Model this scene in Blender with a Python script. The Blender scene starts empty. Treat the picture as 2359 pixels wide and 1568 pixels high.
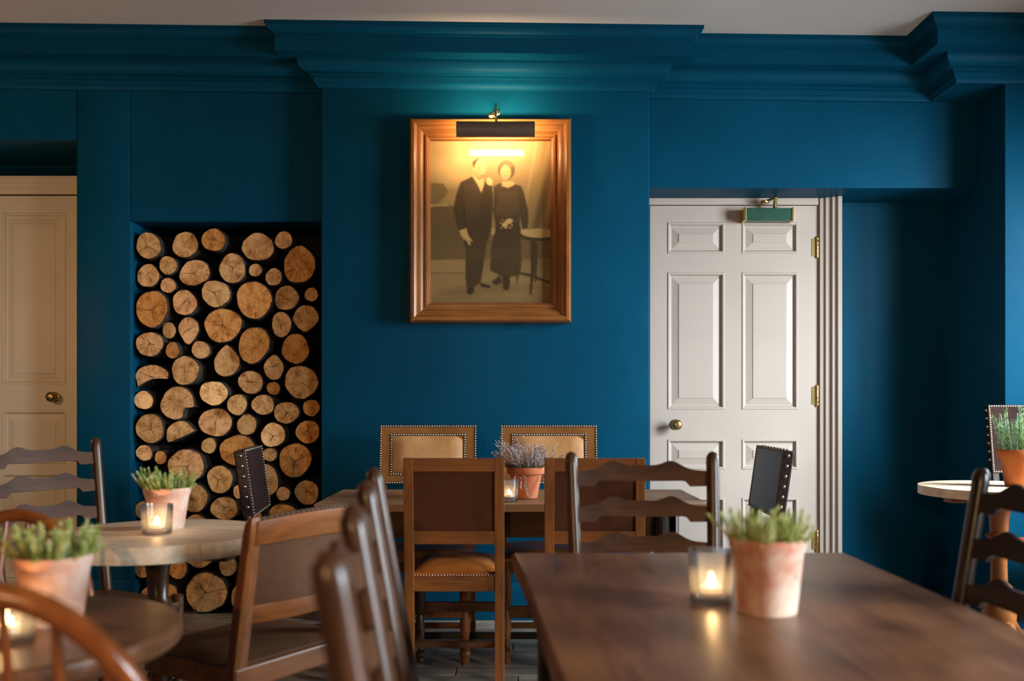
import bpy, bmesh, math, random
import numpy as np
from mathutils import Vector, Matrix, Euler

random.seed(7)
R = math.radians
PI = math.pi
scene = bpy.context.scene
COL = scene.collection

# ------------------------------------------------------------------ camera
F_PX, CX, HY, CAMZ = 2100.0, 1180.0, 940.0, 1.12      # focal length in px, principal x, horizon y, eye height
cam_d = bpy.data.cameras.new('camera')
cam = bpy.data.objects.new('camera', cam_d)
COL.objects.link(cam)
cam.location = (0, 0, CAMZ)
cam.rotation_euler = (R(90), 0, 0)
cam_d.sensor_width = 36.0
cam_d.lens = F_PX / 2359.0 * 36.0
cam_d.shift_x = 0.0
cam_d.shift_y = (HY - 784.0) / 2359.0
cam_d.clip_start = 0.05
cam_d.dof.use_dof = True
cam_d.dof.focus_distance = 4.55
cam_d.dof.aperture_fstop = 2.4
scene.camera = cam

# ------------------------------------------------------------------ world, exposure
w = bpy.data.worlds.new('world')
scene.world = w
w.use_nodes = True
w.node_tree.nodes['Background'].inputs[0].default_value = (0.55, 0.72, 1.0, 1)
w.node_tree.nodes['Background'].inputs[1].default_value = 0.1
scene.view_settings.view_transform = 'Standard'
scene.view_settings.look = 'None'
scene.view_settings.gamma = 1.0
scene.view_settings.use_curve_mapping = False
scene.view_settings.exposure = 0.0
scene.cycles.diffuse_bounces = 1

def area_light(name, loc, rot, sx, sy, energy, color, spread=180):
    d = bpy.data.lights.new(name, 'AREA')
    d.shape = 'RECTANGLE'; d.size = sx; d.size_y = sy
    d.energy = energy; d.color = color; d.spread = R(spread)
    o = bpy.data.objects.new(name, d); COL.objects.link(o)
    o.location = loc; o.rotation_euler = rot
    return o

def point_light(name, loc, energy, color, radius=0.05):
    d = bpy.data.lights.new(name, 'POINT')
    d.energy = energy; d.color = color; d.shadow_soft_size = radius
    o = bpy.data.objects.new(name, d); COL.objects.link(o)
    o.location = loc
    return o

# daylight in the two windows of the right-hand wall (X = 3.25), shining in along -X; the nearer one is added to brighten the foreground
DAY = (0.80, 0.92, 1.0)
WIN = [(3.48, 1.1, 0.70, 2.40), (0.2, 1.1, 0.70, 2.10)]   # centre y, width, sill z, head z
for i, (wy, ww, z0, z1) in enumerate(WIN):
    area_light('daylight', ((3.77, 3.66)[i], wy, (z0 + z1) / 2 + 0.12), (R(90 - (31, 34)[i]), 0, R((62, 76)[i])), ww * 1.1, (z1 - z0) * 1.1,
               (340, 250)[i], DAY, (130, 100)[i])

# ------------------------------------------------------------------ materials
MATS = {}
def newmat(name):
    m = bpy.data.materials.new(name); m.use_nodes = True
    MATS[name] = m
    nt = m.node_tree
    return m, nt, nt.nodes['Principled BSDF']

def N(nt, typ, **kw):
    n = nt.nodes.new(typ)
    for k, v in kw.items():
        if k.startswith('in_'):
            key = k[3:]
            n.inputs[int(key) if key.isdigit() else key.replace('_', ' ')].default_value = v
        else:
            setattr(n, k, v)
    return n

def L(nt, a, b): nt.links.new(a, b)

def ramp(nt, fac, stops):
    r = nt.nodes.new('ShaderNodeValToRGB')
    el = r.color_ramp.elements
    while len(el) > 1: el.remove(el[-1])
    el[0].position = stops[0][0]; el[0].color = (*stops[0][1], 1)
    for p, c in stops[1:]:
        e = el.new(p); e.color = (*c, 1)
    if fac is not None: L(nt, fac, r.inputs[0])
    return r

def bump(nt, bsdf, height, strength, dist=0.01):
    b = N(nt, 'ShaderNodeBump'); b.inputs['Strength'].default_value = strength
    b.inputs['Distance'].default_value = dist
    L(nt, height, b.inputs['Height']); L(nt, b.outputs[0], bsdf.inputs['Normal'])

def plain(name, col, rough=0.5, metal=0.0, spec=0.5, var=0.0, vscale=6, bstr=0.0, bscale=40):
    m, nt, b = newmat(name)
    b.inputs['Base Color'].default_value = (*col, 1)
    b.inputs['Roughness'].default_value = rough
    b.inputs['Metallic'].default_value = metal
    b.inputs['Specular IOR Level'].default_value = spec
    tc = N(nt, 'ShaderNodeTexCoord')
    if var:
        n = N(nt, 'ShaderNodeTexNoise', in_Scale=vscale, in_Detail=5.0)
        L(nt, tc.outputs['Object'], n.inputs['Vector'])
        r = ramp(nt, n.outputs[0], [(0.3, tuple(c * (1 - var) for c in col)), (0.7, tuple(min(1, c * (1 + var)) for c in col))])
        L(nt, r.outputs[0], b.inputs['Base Color'])
    if bstr:
        n2 = N(nt, 'ShaderNodeTexNoise', in_Scale=bscale, in_Detail=4.0)
        L(nt, tc.outputs['Object'], n2.inputs['Vector'])
        bump(nt, b, n2.outputs[0], bstr)
    return m

def wood(name, dark, light, axis='Z', scale=14, stretch=0.08, rough=0.35, spec=0.5, coat=0.0, bstr=0.12, blotch=0.35):
    m, nt, b = newmat(name)
    tc = N(nt, 'ShaderNodeTexCoord')
    mp = N(nt, 'ShaderNodeMapping')
    s = [scale] * 3; s['XYZ'.index(axis)] = scale * stretch
    mp.inputs['Scale'].default_value = s
    L(nt, tc.outputs['Object'], mp.inputs['Vector'])
    n = N(nt, 'ShaderNodeTexNoise', in_Scale=2.2, in_Detail=8.0, in_Roughness=0.62, in_Distortion=0.9)
    L(nt, mp.outputs[0], n.inputs['Vector'])
    n2 = N(nt, 'ShaderNodeTexNoise', in_Scale=4.0, in_Detail=3.0)
    L(nt, tc.outputs['Object'], n2.inputs['Vector'])
    mx = N(nt, 'ShaderNodeMix'); mx.data_type = 'FLOAT'
    mx.inputs[0].default_value = blotch
    L(nt, n.outputs[0], mx.inputs[2]); L(nt, n2.outputs[0], mx.inputs[3])
    mid = tuple((a + c) / 2 for a, c in zip(dark, light))
    r = ramp(nt, mx.outputs[0], [(0.32, dark), (0.5, mid), (0.68, light)])
    L(nt, r.outputs[0], b.inputs['Base Color'])
    b.inputs['Roughness'].default_value = rough
    b.inputs['Specular IOR Level'].default_value = spec
    b.inputs['Coat Weight'].default_value = coat
    b.inputs['Coat Roughness'].default_value = 0.2
    if bstr: bump(nt, b, n.outputs[0], bstr, 0.004)
    return m

# painted plaster: deep teal blue with faint brush marks
m, nt, b = newmat('blue_paint')
tc = N(nt, 'ShaderNodeTexCoord')
n = N(nt, 'ShaderNodeTexNoise', in_Scale=1.6, in_Detail=6.0, in_Roughness=0.6); L(nt, tc.outputs['Object'], n.inputs['Vector'])
r = ramp(nt, n.outputs[0], [(0.3, (0.0012, 0.048, 0.096)), (0.7, (0.0018, 0.062, 0.120))]); L(nt, r.outputs[0], b.inputs['Base Color'])
b.inputs['Roughness'].default_value = 0.45; b.inputs['Specular IOR Level'].default_value = 0.05
n3 = N(nt, 'ShaderNodeTexNoise', in_Scale=9.0, in_Detail=5.0); L(nt, tc.outputs['Object'], n3.inputs['Vector'])
bump(nt, b, n3.outputs[0], 0.12, 0.012)

plain('ceiling_paint', (0.56, 0.51, 0.48), 0.9, var=0.03, vscale=2)
plain('cream_paint', (0.45, 0.375, 0.32), 0.45, spec=0.25, var=0.03, vscale=3, bstr=0.05, bscale=25)
plain('warm_cream_paint', (0.70, 0.62, 0.48), 0.45, spec=0.25, var=0.04, vscale=3, bstr=0.05, bscale=25)
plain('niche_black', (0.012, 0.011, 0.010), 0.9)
plain('brass', (0.72, 0.50, 0.19), 0.25, metal=1.0, var=0.12, vscale=30)
plain('dark_brass', (0.42, 0.28, 0.11), 0.33, metal=1.0, var=0.2, vscale=30)
plain('bronze_shade', (0.10, 0.065, 0.045), 0.45, spec=0.4)
plain('closer_green', (0.02, 0.07, 0.045), 0.3, var=0.25, vscale=20)
plain('nail_metal', (0.55, 0.48, 0.42), 0.28, metal=1.0)
plain('dark_nail', (0.30, 0.24, 0.20), 0.3, metal=1.0)
plain('soil', (0.03, 0.02, 0.013), 0.95, bstr=0.6, bscale=90)
plain('steel', (0.6, 0.6, 0.62), 0.3, metal=1.0)
plain('wick', (0.03, 0.025, 0.02), 0.9)
wood('dark_wood', (0.02, 0.007, 0.003), (0.085, 0.032, 0.012), 'Z', 16, 0.10, 0.32, spec=0.35, coat=0.08)
wood('dark_wood_x', (0.022, 0.008, 0.0035), (0.095, 0.036, 0.014), 'X', 16, 0.10, 0.46, spec=0.12, coat=0.0)
wood('black_wood', (0.004, 0.0022, 0.0015), (0.018, 0.008, 0.004), 'Z', 16, 0.10, 0.3, spec=0.35, coat=0.12)
wood('black_wood_x', (0.004, 0.0022, 0.0015), (0.018, 0.008, 0.004), 'X', 16, 0.10, 0.3, spec=0.35, coat=0.12)
wood('brown_wood', (0.075, 0.022, 0.005), (0.27, 0.082, 0.014), 'Z', 18, 0.08, 0.42, spec=0.30, coat=0.02)
wood('brown_wood_x', (0.075, 0.022, 0.005), (0.27, 0.082, 0.014), 'X', 18, 0.08, 0.42, spec=0.30, coat=0.02)
wood('oak_frame_v', (0.16, 0.05, 0.01), (0.36, 0.13, 0.03), 'Z', 26, 0.06, 0.36, spec=0.35, coat=0.08)
wood('oak_frame_h', (0.16, 0.05, 0.01), (0.36, 0.13, 0.03), 'X', 26, 0.06, 0.36, spec=0.35, coat=0.08)
wood('windsor_wood', (0.11, 0.024, 0.004), (0.28, 0.078, 0.013), 'Z', 14, 0.10, 0.25, spec=0.35, coat=0.2)
wood('refectory_top', (0.055, 0.019, 0.008), (0.27, 0.115, 0.050), 'Y', 9, 0.12, 0.34, spec=0.35, coat=0.03, bstr=0.2, blotch=0.5)
wood('far_table_top', (0.13, 0.055, 0.02), (0.4, 0.215, 0.105), 'X', 14, 0.06, 0.45, spec=0.35, coat=0, bstr=0.25)
wood('pale_plank', (0.58, 0.40, 0.25), (0.86, 0.69, 0.52), 'X', 12, 0.07, 0.5, spec=0.35, coat=0, bstr=0.15, blotch=0.25)
wood('pale_edge', (0.50, 0.42, 0.33), (0.68, 0.60, 0.50), 'X', 12, 0.10, 0.5, bstr=0.1)
wood('floor_wood', (0.15, 0.11, 0.08), (0.44, 0.36, 0.28), 'X', 12, 0.06, 0.38, bstr=0.25, blotch=0.5)
plain('floor_base', (0.02, 0.014, 0.01), 0.9)

def leather(name, c0, c1, rough, spec=0.5, sc=5):
    m, nt, b = newmat(name)
    tc = N(nt, 'ShaderNodeTexCoord')
    n = N(nt, 'ShaderNodeTexNoise', in_Scale=sc, in_Detail=7.0, in_Roughness=0.6); L(nt, tc.outputs['Object'], n.inputs['Vector'])
    r = ramp(nt, n.outputs[0], [(0.3, c0), (0.7, c1)]); L(nt, r.outputs[0], b.inputs['Base Color'])
    b.inputs['Roughness'].default_value = rough; b.inputs['Specular IOR Level'].default_value = spec
    v = N(nt, 'ShaderNodeTexVoronoi', in_Scale=220.0); L(nt, tc.outputs['Object'], v.inputs['Vector'])
    bump(nt, b, v.outputs[0], 0.12, 0.002)
leather('tan_leather', (0.34, 0.145, 0.045), (0.64, 0.35, 0.15), 0.42, 0.35)
leather('tan_border', (0.15, 0.052, 0.010), (0.30, 0.120, 0.028), 0.45, 0.3)
leather('cushion_leather', (0.24, 0.062, 0.010), (0.42, 0.14, 0.030), 0.36, 0.25)
leather('brown_leather', (0.050, 0.013, 0.004), (0.080, 0.022, 0.007), 0.6, 0.15)
leather('grey_brown_leather', (0.060, 0.025, 0.011), (0.115, 0.052, 0.026), 0.55, 0.18)
leather('matt_dark_leather', (0.012, 0.005, 0.004), (0.028, 0.012, 0.009), 0.75, 0.08)
leather('dark_leather', (0.014, 0.006, 0.005), (0.030, 0.014, 0.011), 0.36, 0.4)
leather('red_leather', (0.30, 0.03, 0.012), (0.42, 0.06, 0.02), 0.4)

# terracotta with lime bloom
def terracotta(name, base, bloom, amount, scale):
    m, nt, b = newmat(name)
    tc = N(nt, 'ShaderNodeTexCoord')
    n = N(nt, 'ShaderNodeTexNoise', in_Scale=scale, in_Detail=7.0, in_Roughness=0.65); L(nt, tc.outputs['Object'], n.inputs['Vector'])
    r = ramp(nt, n.outputs[0], [(max(0, 0.5 - amount), base), (min(1, 0.75 - amount), bloom)])
    L(nt, r.outputs[0], b.inputs['Base Color'])
    b.inputs['Roughness'].default_value = 0.85; b.inputs['Specular IOR Level'].default_value = 0.2
    n2 = N(nt, 'ShaderNodeTexNoise', in_Scale=60.0, in_Detail=4.0); L(nt, tc.outputs['Object'], n2.inputs['Vector'])
    bump(nt, b, n2.outputs[0], 0.25, 0.003)
terracotta('terracotta_bloom', (0.46, 0.15, 0.085), (0.66, 0.49, 0.39), 0.16, 10)
terracotta('terracotta_pale', (0.52, 0.20, 0.11), (0.70, 0.52, 0.43), 0.15, 7)
terracotta('terracotta_clean', (0.46, 0.13, 0.055), (0.56, 0.21, 0.11), 0.05, 8)
terracotta('terracotta_orange', (0.36, 0.095, 0.025), (0.52, 0.17, 0.05), 0.05, 6)

def leafmat(name, c0, c1, c2, rough=0.5, sc=60):
    m, nt, b = newmat(name)
    tc = N(nt, 'ShaderNodeTexCoord')
    n = N(nt, 'ShaderNodeTexNoise', in_Scale=sc, in_Detail=3.0); L(nt, tc.outputs['Object'], n.inputs['Vector'])
    r = ramp(nt, n.outputs[0], [(0.34, c0), (0.5, c1), (0.66, c2)]); L(nt, r.outputs[0], b.inputs['Base Color'])
    b.inputs['Roughness'].default_value = rough
    b.inputs['Transmission Weight'].default_value = 0.0
    b.inputs['Subsurface Weight'].default_value = 0.0
leafmat('heath_green', (0.16, 0.23, 0.035), (0.50, 0.55, 0.14), (0.88, 0.86, 0.48))
leafmat('rosemary_green', (0.03, 0.10, 0.05), (0.10, 0.23, 0.13), (0.34, 0.50, 0.40))
leafmat('rosemary_stem', (0.10, 0.20, 0.03), (0.20, 0.32, 0.06), (0.30, 0.38, 0.10))
leafmat('heather_flower', (0.50, 0.30, 0.36), (0.72, 0.55, 0.58), (0.88, 0.80, 0.77))
leafmat('heather_green', (0.09, 0.10, 0.05), (0.20, 0.20, 0.11), (0.34, 0.32, 0.22))
plain('twig', (0.17, 0.11, 0.08), 0.8)

# clear glass: see-through body with a fresnel reflection and a share of refraction
m, nt, b = newmat('tumbler_glass')
nt.nodes.remove(b)
out = nt.nodes['Material Output']
tr = N(nt, 'ShaderNodeBsdfTransparent'); tr.inputs[0].default_value = (0.93, 0.95, 0.97, 1)
gl = N(nt, 'ShaderNodeBsdfGlass'); gl.inputs['Roughness'].default_value = 0.02; gl.inputs['IOR'].default_value = 1.4
mx = N(nt, 'ShaderNodeMixShader'); mx.inputs[0].default_value = 0.14
L(nt, tr.outputs[0], mx.inputs[1]); L(nt, gl.outputs[0], mx.inputs[2])
gs = N(nt, 'ShaderNodeBsdfGlossy'); gs.inputs['Roughness'].default_value = 0.06
fr = N(nt, 'ShaderNodeFresnel'); fr.inputs[0].default_value = 1.5
tl = N(nt, 'ShaderNodeBsdfTranslucent'); tl.inputs[0].default_value = (0.9, 0.93, 1.0, 1)
mx3 = N(nt, 'ShaderNodeMixShader'); mx3.inputs[0].default_value = 0.13
L(nt, mx.outputs[0], mx3.inputs[1]); L(nt, tl.outputs[0], mx3.inputs[2])
mx2 = N(nt, 'ShaderNodeMixShader'); L(nt, fr.outputs[0], mx2.inputs[0])
L(nt, mx3.outputs[0], mx2.inputs[1]); L(nt, gs.outputs[0], mx2.inputs[2]); L(nt, mx2.outputs[0], out.inputs[0])

m, nt, b = newmat('window_glass')
nt.nodes.remove(b); out = nt.nodes['Material Output']
tr = N(nt, 'ShaderNodeBsdfTransparent'); gs = N(nt, 'ShaderNodeBsdfGlossy'); gs.inputs['Roughness'].default_value = 0.02
mx = N(nt, 'ShaderNodeMixShader'); mx.inputs[0].default_value = 0.06
L(nt, tr.outputs[0], mx.inputs[1]); L(nt, gs.outputs[0], mx.inputs[2]); L(nt, mx.outputs[0], out.inputs[0])

m, nt, b = newmat('wax')
b.inputs['Base Color'].default_value = (0.9, 0.85, 0.75, 1); b.inputs['Roughness'].default_value = 0.4
b.inputs['Subsurface Weight'].default_value = 0.3; b.inputs['Subsurface Radius'].default_value = (0.02, 0.012, 0.006)

def emis(name, col, s):
    m, nt, b = newmat(name)
    b.inputs['Base Color'].default_value = (*col, 1)
    b.inputs['Emission Color'].default_value = (*col, 1); b.inputs['Emission Strength'].default_value = s
emis('flame', (1.0, 0.62, 0.25), 90)
emis('bulb', (1.0, 0.72, 0.36), 12)
emis('lamp_shade_lit', (1.0, 0.66, 0.34), 3)

# sawn log end: growth rings, rays, per-log tint
m, nt, b = newmat('log_end')
tc = N(nt, 'ShaderNodeTexCoord'); oi = N(nt, 'ShaderNodeObjectInfo')
sep = N(nt, 'ShaderNodeSeparateXYZ'); L(nt, tc.outputs['Object'], sep.inputs[0])
cmb = N(nt, 'ShaderNodeCombineXYZ'); L(nt, sep.outputs[0], cmb.inputs[0]); L(nt, sep.outputs[2], cmb.inputs[1])
ad = N(nt, 'ShaderNodeVectorMath', operation='ADD'); L(nt, tc.outputs['Object'], ad.inputs[0])
rv = N(nt, 'ShaderNodeCombineXYZ')
mul = N(nt, 'ShaderNodeMath', operation='MULTIPLY'); mul.inputs[1].default_value = 37.0; L(nt, oi.outputs['Random'], mul.inputs[0])
L(nt, mul.outputs[0], rv.inputs[1]); L(nt, rv.outputs[0], ad.inputs[1])
nz = N(nt, 'ShaderNodeTexNoise', in_Scale=14.0, in_Detail=3.0); L(nt, ad.outputs[0], nz.inputs['Vector'])
ln = N(nt, 'ShaderNodeVectorMath', operation='LENGTH'); L(nt, cmb.outputs[0], ln.inputs[0])
m1 = N(nt, 'ShaderNodeMath', operation='MULTIPLY_ADD'); m1.inputs[1].default_value = 0.035; L(nt, nz.outputs[0], m1.inputs[0]); L(nt, ln.outputs['Value'], m1.inputs[2])
m2 = N(nt, 'ShaderNodeMath', operation='MULTIPLY'); m2.inputs[1].default_value = 900.0; L(nt, m1.outputs[0], m2.inputs[0])
sn = N(nt, 'ShaderNodeMath', operation='SINE'); L(nt, m2.outputs[0], sn.inputs[0])
nrm = N(nt, 'ShaderNodeVectorMath', operation='NORMALIZE'); L(nt, cmb.outputs[0], nrm.inputs[0])
ad2 = N(nt, 'ShaderNodeVectorMath', operation='ADD'); L(nt, nrm.outputs[0], ad2.inputs[0]); L(nt, rv.outputs[0], ad2.inputs[1])
ray = N(nt, 'ShaderNodeTexNoise', in_Scale=9.0, in_Detail=4.0); L(nt, ad2.outputs[0], ray.inputs['Vector'])
bl = N(nt, 'ShaderNodeTexNoise', in_Scale=22.0, in_Detail=6.0, in_Roughness=0.7); L(nt, ad.outputs[0], bl.inputs['Vector'])
s1 = N(nt, 'ShaderNodeMath', operation='MULTIPLY_ADD'); s1.inputs[1].default_value = 0.06; L(nt, sn.outputs[0], s1.inputs[0]); L(nt, bl.outputs[0], s1.inputs[2])
s2 = N(nt, 'ShaderNodeMath', operation='MULTIPLY_ADD'); s2.inputs[1].default_value = 0.50; L(nt, ray.outputs[0], s2.inputs[0]); L(nt, s1.outputs[0], s2.inputs[2])
rp = ramp(nt, s2.outputs[0], [(0.52, (0.15, 0.062, 0.016)), (0.66, (0.50, 0.265, 0.10)), (0.88, (0.78, 0.51, 0.26))])
at = N(nt, 'ShaderNodeAttribute'); at.attribute_name = 'tint'
mc = N(nt, 'ShaderNodeMix'); mc.data_type = 'RGBA'; mc.blend_type = 'MULTIPLY'; mc.inputs[0].default_value = 1.0
L(nt, rp.outputs[0], mc.inputs[6]); L(nt, at.outputs['Color'], mc.inputs[7]); L(nt, mc.outputs[2], b.inputs['Base Color'])
b.inputs['Roughness'].default_value = 0.8; b.inputs['Specular IOR Level'].default_value = 0.2
bump(nt, b, s2.outputs[0], 0.3, 0.006)
plain('bark', (0.030, 0.018, 0.010), 0.95, var=0.5, vscale=40, bstr=0.8, bscale=60)
plain('crack_dark', (0.04, 0.02, 0.01), 0.95)

# portrait print: colours are the print itself
m, nt, b = newmat('sepia_print')
at = N(nt, 'ShaderNodeAttribute'); at.attribute_name = 'print'
L(nt, at.outputs['Color'], b.inputs['Base Color'])
b.inputs['Roughness'].default_value = 0.55; b.inputs['Coat Weight'].default_value = 0.22; b.inputs['Coat Roughness'].default_value = 0.05; b.inputs['Specular IOR Level'].default_value = 0.2

M = MATS

# ------------------------------------------------------------------ mesh helpers
class MB:
    def __init__(s):
        s.v = []; s.f = []; s.mi = []
    def add(s, vs, fs, mi=0, T=None):
        o = len(s.v)
        for p in vs:
            p = Vector(p)
            s.v.append(tuple(T @ p) if T is not None else tuple(p))
        for f in fs:
            s.f.append([o + i for i in f]); s.mi.append(mi)
        return s
    def box(s, x0, x1, y0, y1, z0, z1, mi=0, T=None):
        vs = [(x0,y0,z0),(x1,y0,z0),(x1,y1,z0),(x0,y1,z0),(x0,y0,z1),(x1,y0,z1),(x1,y1,z1),(x0,y1,z1)]
        fs = [(0,3,2,1),(4,5,6,7),(0,1,5,4),(1,2,6,5),(2,3,7,6),(3,0,4,7)]
        return s.add(vs, fs, mi, T)
    def lathe(s, prof, seg=20, T=None, mi=0, capb=True, capt=True, rib=None):
        vs = []; fs = []
        for (r, z) in prof:
            for k in range(seg):
                a = 2 * PI * k / seg
                rr = r * (1 + (rib * (1 if k % 2 else -1) if rib else 0))
                vs.append((rr * math.cos(a), rr * math.sin(a), z))
        for i in range(len(prof) - 1):
            for k in range(seg):
                k2 = (k + 1) % seg
                fs.append((i*seg+k, i*seg+k2, (i+1)*seg+k2, (i+1)*seg+k))
        if capb: fs.append(tuple(reversed(range(seg))))
        if capt: fs.append(tuple((len(prof)-1)*seg + k for k in range(seg)))
        return s.add(vs, fs, mi, T)
    def tube(s, pts, rad, seg=10, mi=0, T=None, flat=1.0):
        pts = [Vector(p) for p in pts]; n = len(pts)
        if not hasattr(rad, '__len__'): rad = [rad] * n
        tang = [(pts[min(i+1, n-1)] - pts[max(i-1, 0)]).normalized() for i in range(n)]
        t0 = tang[0]
        u = t0.cross(Vector((0, 0, 1)))
        if u.length < 0.1: u = t0.cross(Vector((1, 0, 0)))
        u.normalize()
        vs = []; fs = []
        for i in range(n):
            t = tang[i]
            u = (u - t * u.dot(t)).normalized(); v = t.cross(u)
            for k in range(seg):
                a = 2 * PI * k / seg
                vs.append(pts[i] + (u * math.cos(a) + v * math.sin(a) * flat) * rad[i])
        for i in range(n - 1):
            for k in range(seg):
                k2 = (k + 1) % seg
                fs.append((i*seg+k, i*seg+k2, (i+1)*seg+k2, (i+1)*seg+k))
        fs.append(tuple(reversed(range(seg)))); fs.append(tuple((n-1)*seg + k for k in range(seg)))
        return s.add(vs, fs, mi, T)
    def prism(s, poly, z0, z1, mi=0, T=None):
        n = len(poly)
        vs = [(x, y, z0) for x, y in poly] + [(x, y, z1) for x, y in poly]
        fs = [tuple(reversed(range(n))), tuple(range(n, 2*n))]
        fs += [(i, (i+1) % n, n + (i+1) % n, n + i) for i in range(n)]
        return s.add(vs, fs, mi, T)
    def build(s, name, mats, parent=None, smooth=None, bevel=0.0, bseg=2, loc=None, rot=None):
        me = bpy.data.meshes.new(name)
        me.from_pydata(s.v, [], s.f)
        if not isinstance(mats, (list, tuple)): mats = [mats]
        for mm in mats: me.materials.append(M[mm])
        me.polygons.foreach_set('material_index', s.mi)
        me.update()
        bm = bmesh.new(); bm.from_mesh(me)
        bmesh.ops.recalc_face_normals(bm, faces=bm.faces)
        if bevel:
            es = [e for e in bm.edges if len(e.link_faces) == 2 and e.calc_face_angle(0) > R(35)]
            bmesh.ops.bevel(bm, geom=es, offset=bevel, segments=bseg, affect='EDGES', profile=0.5, clamp_overlap=True)
        bm.to_mesh(me); bm.free()
        if smooth:
            me.polygons.foreach_set('use_smooth', [True] * len(me.polygons))
            me.set_sharp_from_angle(angle=R(smooth))
        o = bpy.data.objects.new(name, me); COL.objects.link(o)
        if parent is not None: o.parent = parent
        if loc is not None: o.location = loc
        if rot is not None: o.rotation_euler = rot
        return o

def tag(o, label, cat=None, group=None, kind=None):
    if label: o['label'] = label
    if cat: o['category'] = cat
    if group: o['group'] = group
    if kind: o['kind'] = kind
    return o

def thing(name, label, cat, loc, rz=0, group=None):
    o = bpy.data.objects.new(name, None); COL.objects.link(o)
    o.empty_display_size = 0.1
    o.location = loc; o.rotation_euler = (0, 0, rz)
    return tag(o, label, cat, group)

def copy_tree(o, parent=None):
    c = o.copy(); COL.objects.link(c); c.parent = parent
    for ch in list(o.children): copy_tree(ch, c)
    return c

def P(px, py, d):
    return Vector(((px - CX) / F_PX * d, d, CAMZ + (HY - py) / F_PX * d))
def PX(px, d): return (px - CX) / F_PX * d
def PZ(py, d): return CAMZ + (HY - py) / F_PX * d

CEIL0, CSL = 3.070, -0.0128
def ceil_z(x): return CEIL0 + CSL * x

# ------------------------------------------------------------------ room shell
YL, YC, YR, YP = 4.93, 4.85, 4.95, 4.66      # planes of the left wall, chimney breast, lintel wall, pier front
XCL, XCR = PX(740, YC), PX(1497, YC)
XN0 = PX(303, YL); XA = PX(176, YL); XPIER = 2.52
ZN = PZ(510, YL); ZLA = PZ(322, YL); ZLR = PZ(433, YR)
XW0, XW1, YB = -3.3, 3.25, -2.3
TOP = 3.2

f = MB().box(XW0 - .2, XW1 + .2, YB - .2, 5.8, -0.12, -0.022).build('floor', 'floor_base')
tag(f, 'dark timber floor laid with long grey-brown boards', 'floor', kind='structure')
bw = 0.135
row = 0; y = 5.45
protos = {}
while y > 1.2:
    x = XW0 + random.uniform(0, 0.3) - 0.2
    while x < 3.1:
        ln_ = random.choice([1.3, 1.7, 2.1]); x1 = min(x + ln_, 3.25)
        if x1 - x > 0.2:
            g = 0.0025
            key = round(x1 - x, 2)
            if key not in protos:
                h = (x1 - x) / 2 - g
                protos[key] = MB().box(-h, h, -bw/2 + g, bw/2 - g, -0.022, 0.0).build('floor_board', 'floor_wood', f, bevel=0.002, bseg=1)
                o = protos[key]
            else:
                o = protos[key].copy(); COL.objects.link(o)
            o.location = ((x + x1) / 2, y - bw/2, random.uniform(-0.0015, 0.0))
        x = x1
    y -= bw; row += 1
# nearer boards run past the camera, out of sight below the picture: one joined piece
mb = MB()
while y > YB:
    mb.box(XW0, 3.25, y - bw + .0025, y - .0025, -0.022, 0.0); y -= bw
o = mb.build('floor_board_run', 'floor_wood', f); o['kind'] = 'stuff'

mb = MB(); mb.add([(XW0-.3, YB-.3, ceil_z(XW0-.3)), (XW1+.3, YB-.3, ceil_z(XW1+.3)), (XW1+.3, 5.9, ceil_z(XW1+.3)), (XW0-.3, 5.9, ceil_z(XW0-.3)),
                   (XW0-.3, YB-.3, 3.4), (XW1+.3, YB-.3, 3.4), (XW1+.3, 5.9, 3.4), (XW0-.3, 5.9, 3.4)],
                  [(0,1,2,3),(4,5,6,7),(0,1,5,4),(1,2,6,5),(2,3,7,6),(3,0,4,7)])
tag(mb.build('ceiling', 'ceiling_paint'), 'plain off-white plaster ceiling', 'ceiling', kind='structure')

def wall(name, boxes, label, mat='blue_paint', bevel=0.0):
    mb = MB()
    for bx_ in boxes: mb.box(*bx_)
    return tag(mb.build(name, mat, bevel=bevel, bseg=3, smooth=40 if bevel else None), label, 'wall', kind='structure')

wall('wall_niche', [(XN0, XCL, YL, 5.42, ZN, TOP)], 'dark blue wall above the log niche')
wall('wall_niche_pier', [(XA, XN0, YL, 5.6, 0, TOP)], 'dark blue wall strip between cream door and log niche', bevel=0.010)
wall('wall_door_lintel', [(XW0, XA, YL, 5.6, ZLA, TOP)], 'dark blue wall over the warm cream door')
wall('wall_chimney', [(XCL, XCR, YC, 5.6, 0, TOP)], 'blue painted chimney breast carrying the framed portrait', bevel=0.008)
wall('wall_lintel', [(XCR, XPIER, YR, 5.6, ZLR, TOP)], 'deep blue lintel wall over the white panelled door')
wall('wall_alcove', [(PX(1935, 5.2), XPIER, 5.30, 5.6, 0, ZLR), (XCR, PX(1935, 5.2), 5.42, 5.6, 0, ZLR)], 'shadowed blue wall beside the white panelled door')
wall('wall_pier', [(XPIER, XW1 + .2, YP, 5.6, 0, TOP)], 'sunlit bright blue pier by the window', bevel=0.004)
wall('wall_beam', [(2.28, 2.6, YP, YR, PZ(190, 4.66), TOP), (2.77, 3.0, YB, YP, PZ(190, 4.66), TOP)], 'blue ceiling beam with cornice')
wall('wall_left', [(XW0 - .2, XW0, YB - .2, 5.6, 0, TOP)], 'dark blue side wall')
wall('wall_back', [(XW0, XW1, YB - .2, YB, 0, TOP)], 'dark blue wall behind the viewer')
wall('wall_door_back', [(XW0, XA, 5.46, 5.6, 0, ZLA)], 'dark blue wall around the warm cream door')
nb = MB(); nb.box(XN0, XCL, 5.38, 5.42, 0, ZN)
tag(nb.build('wall_niche_back', 'niche_black'), 'black back of the log niche', 'wall', kind='structure')
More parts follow.
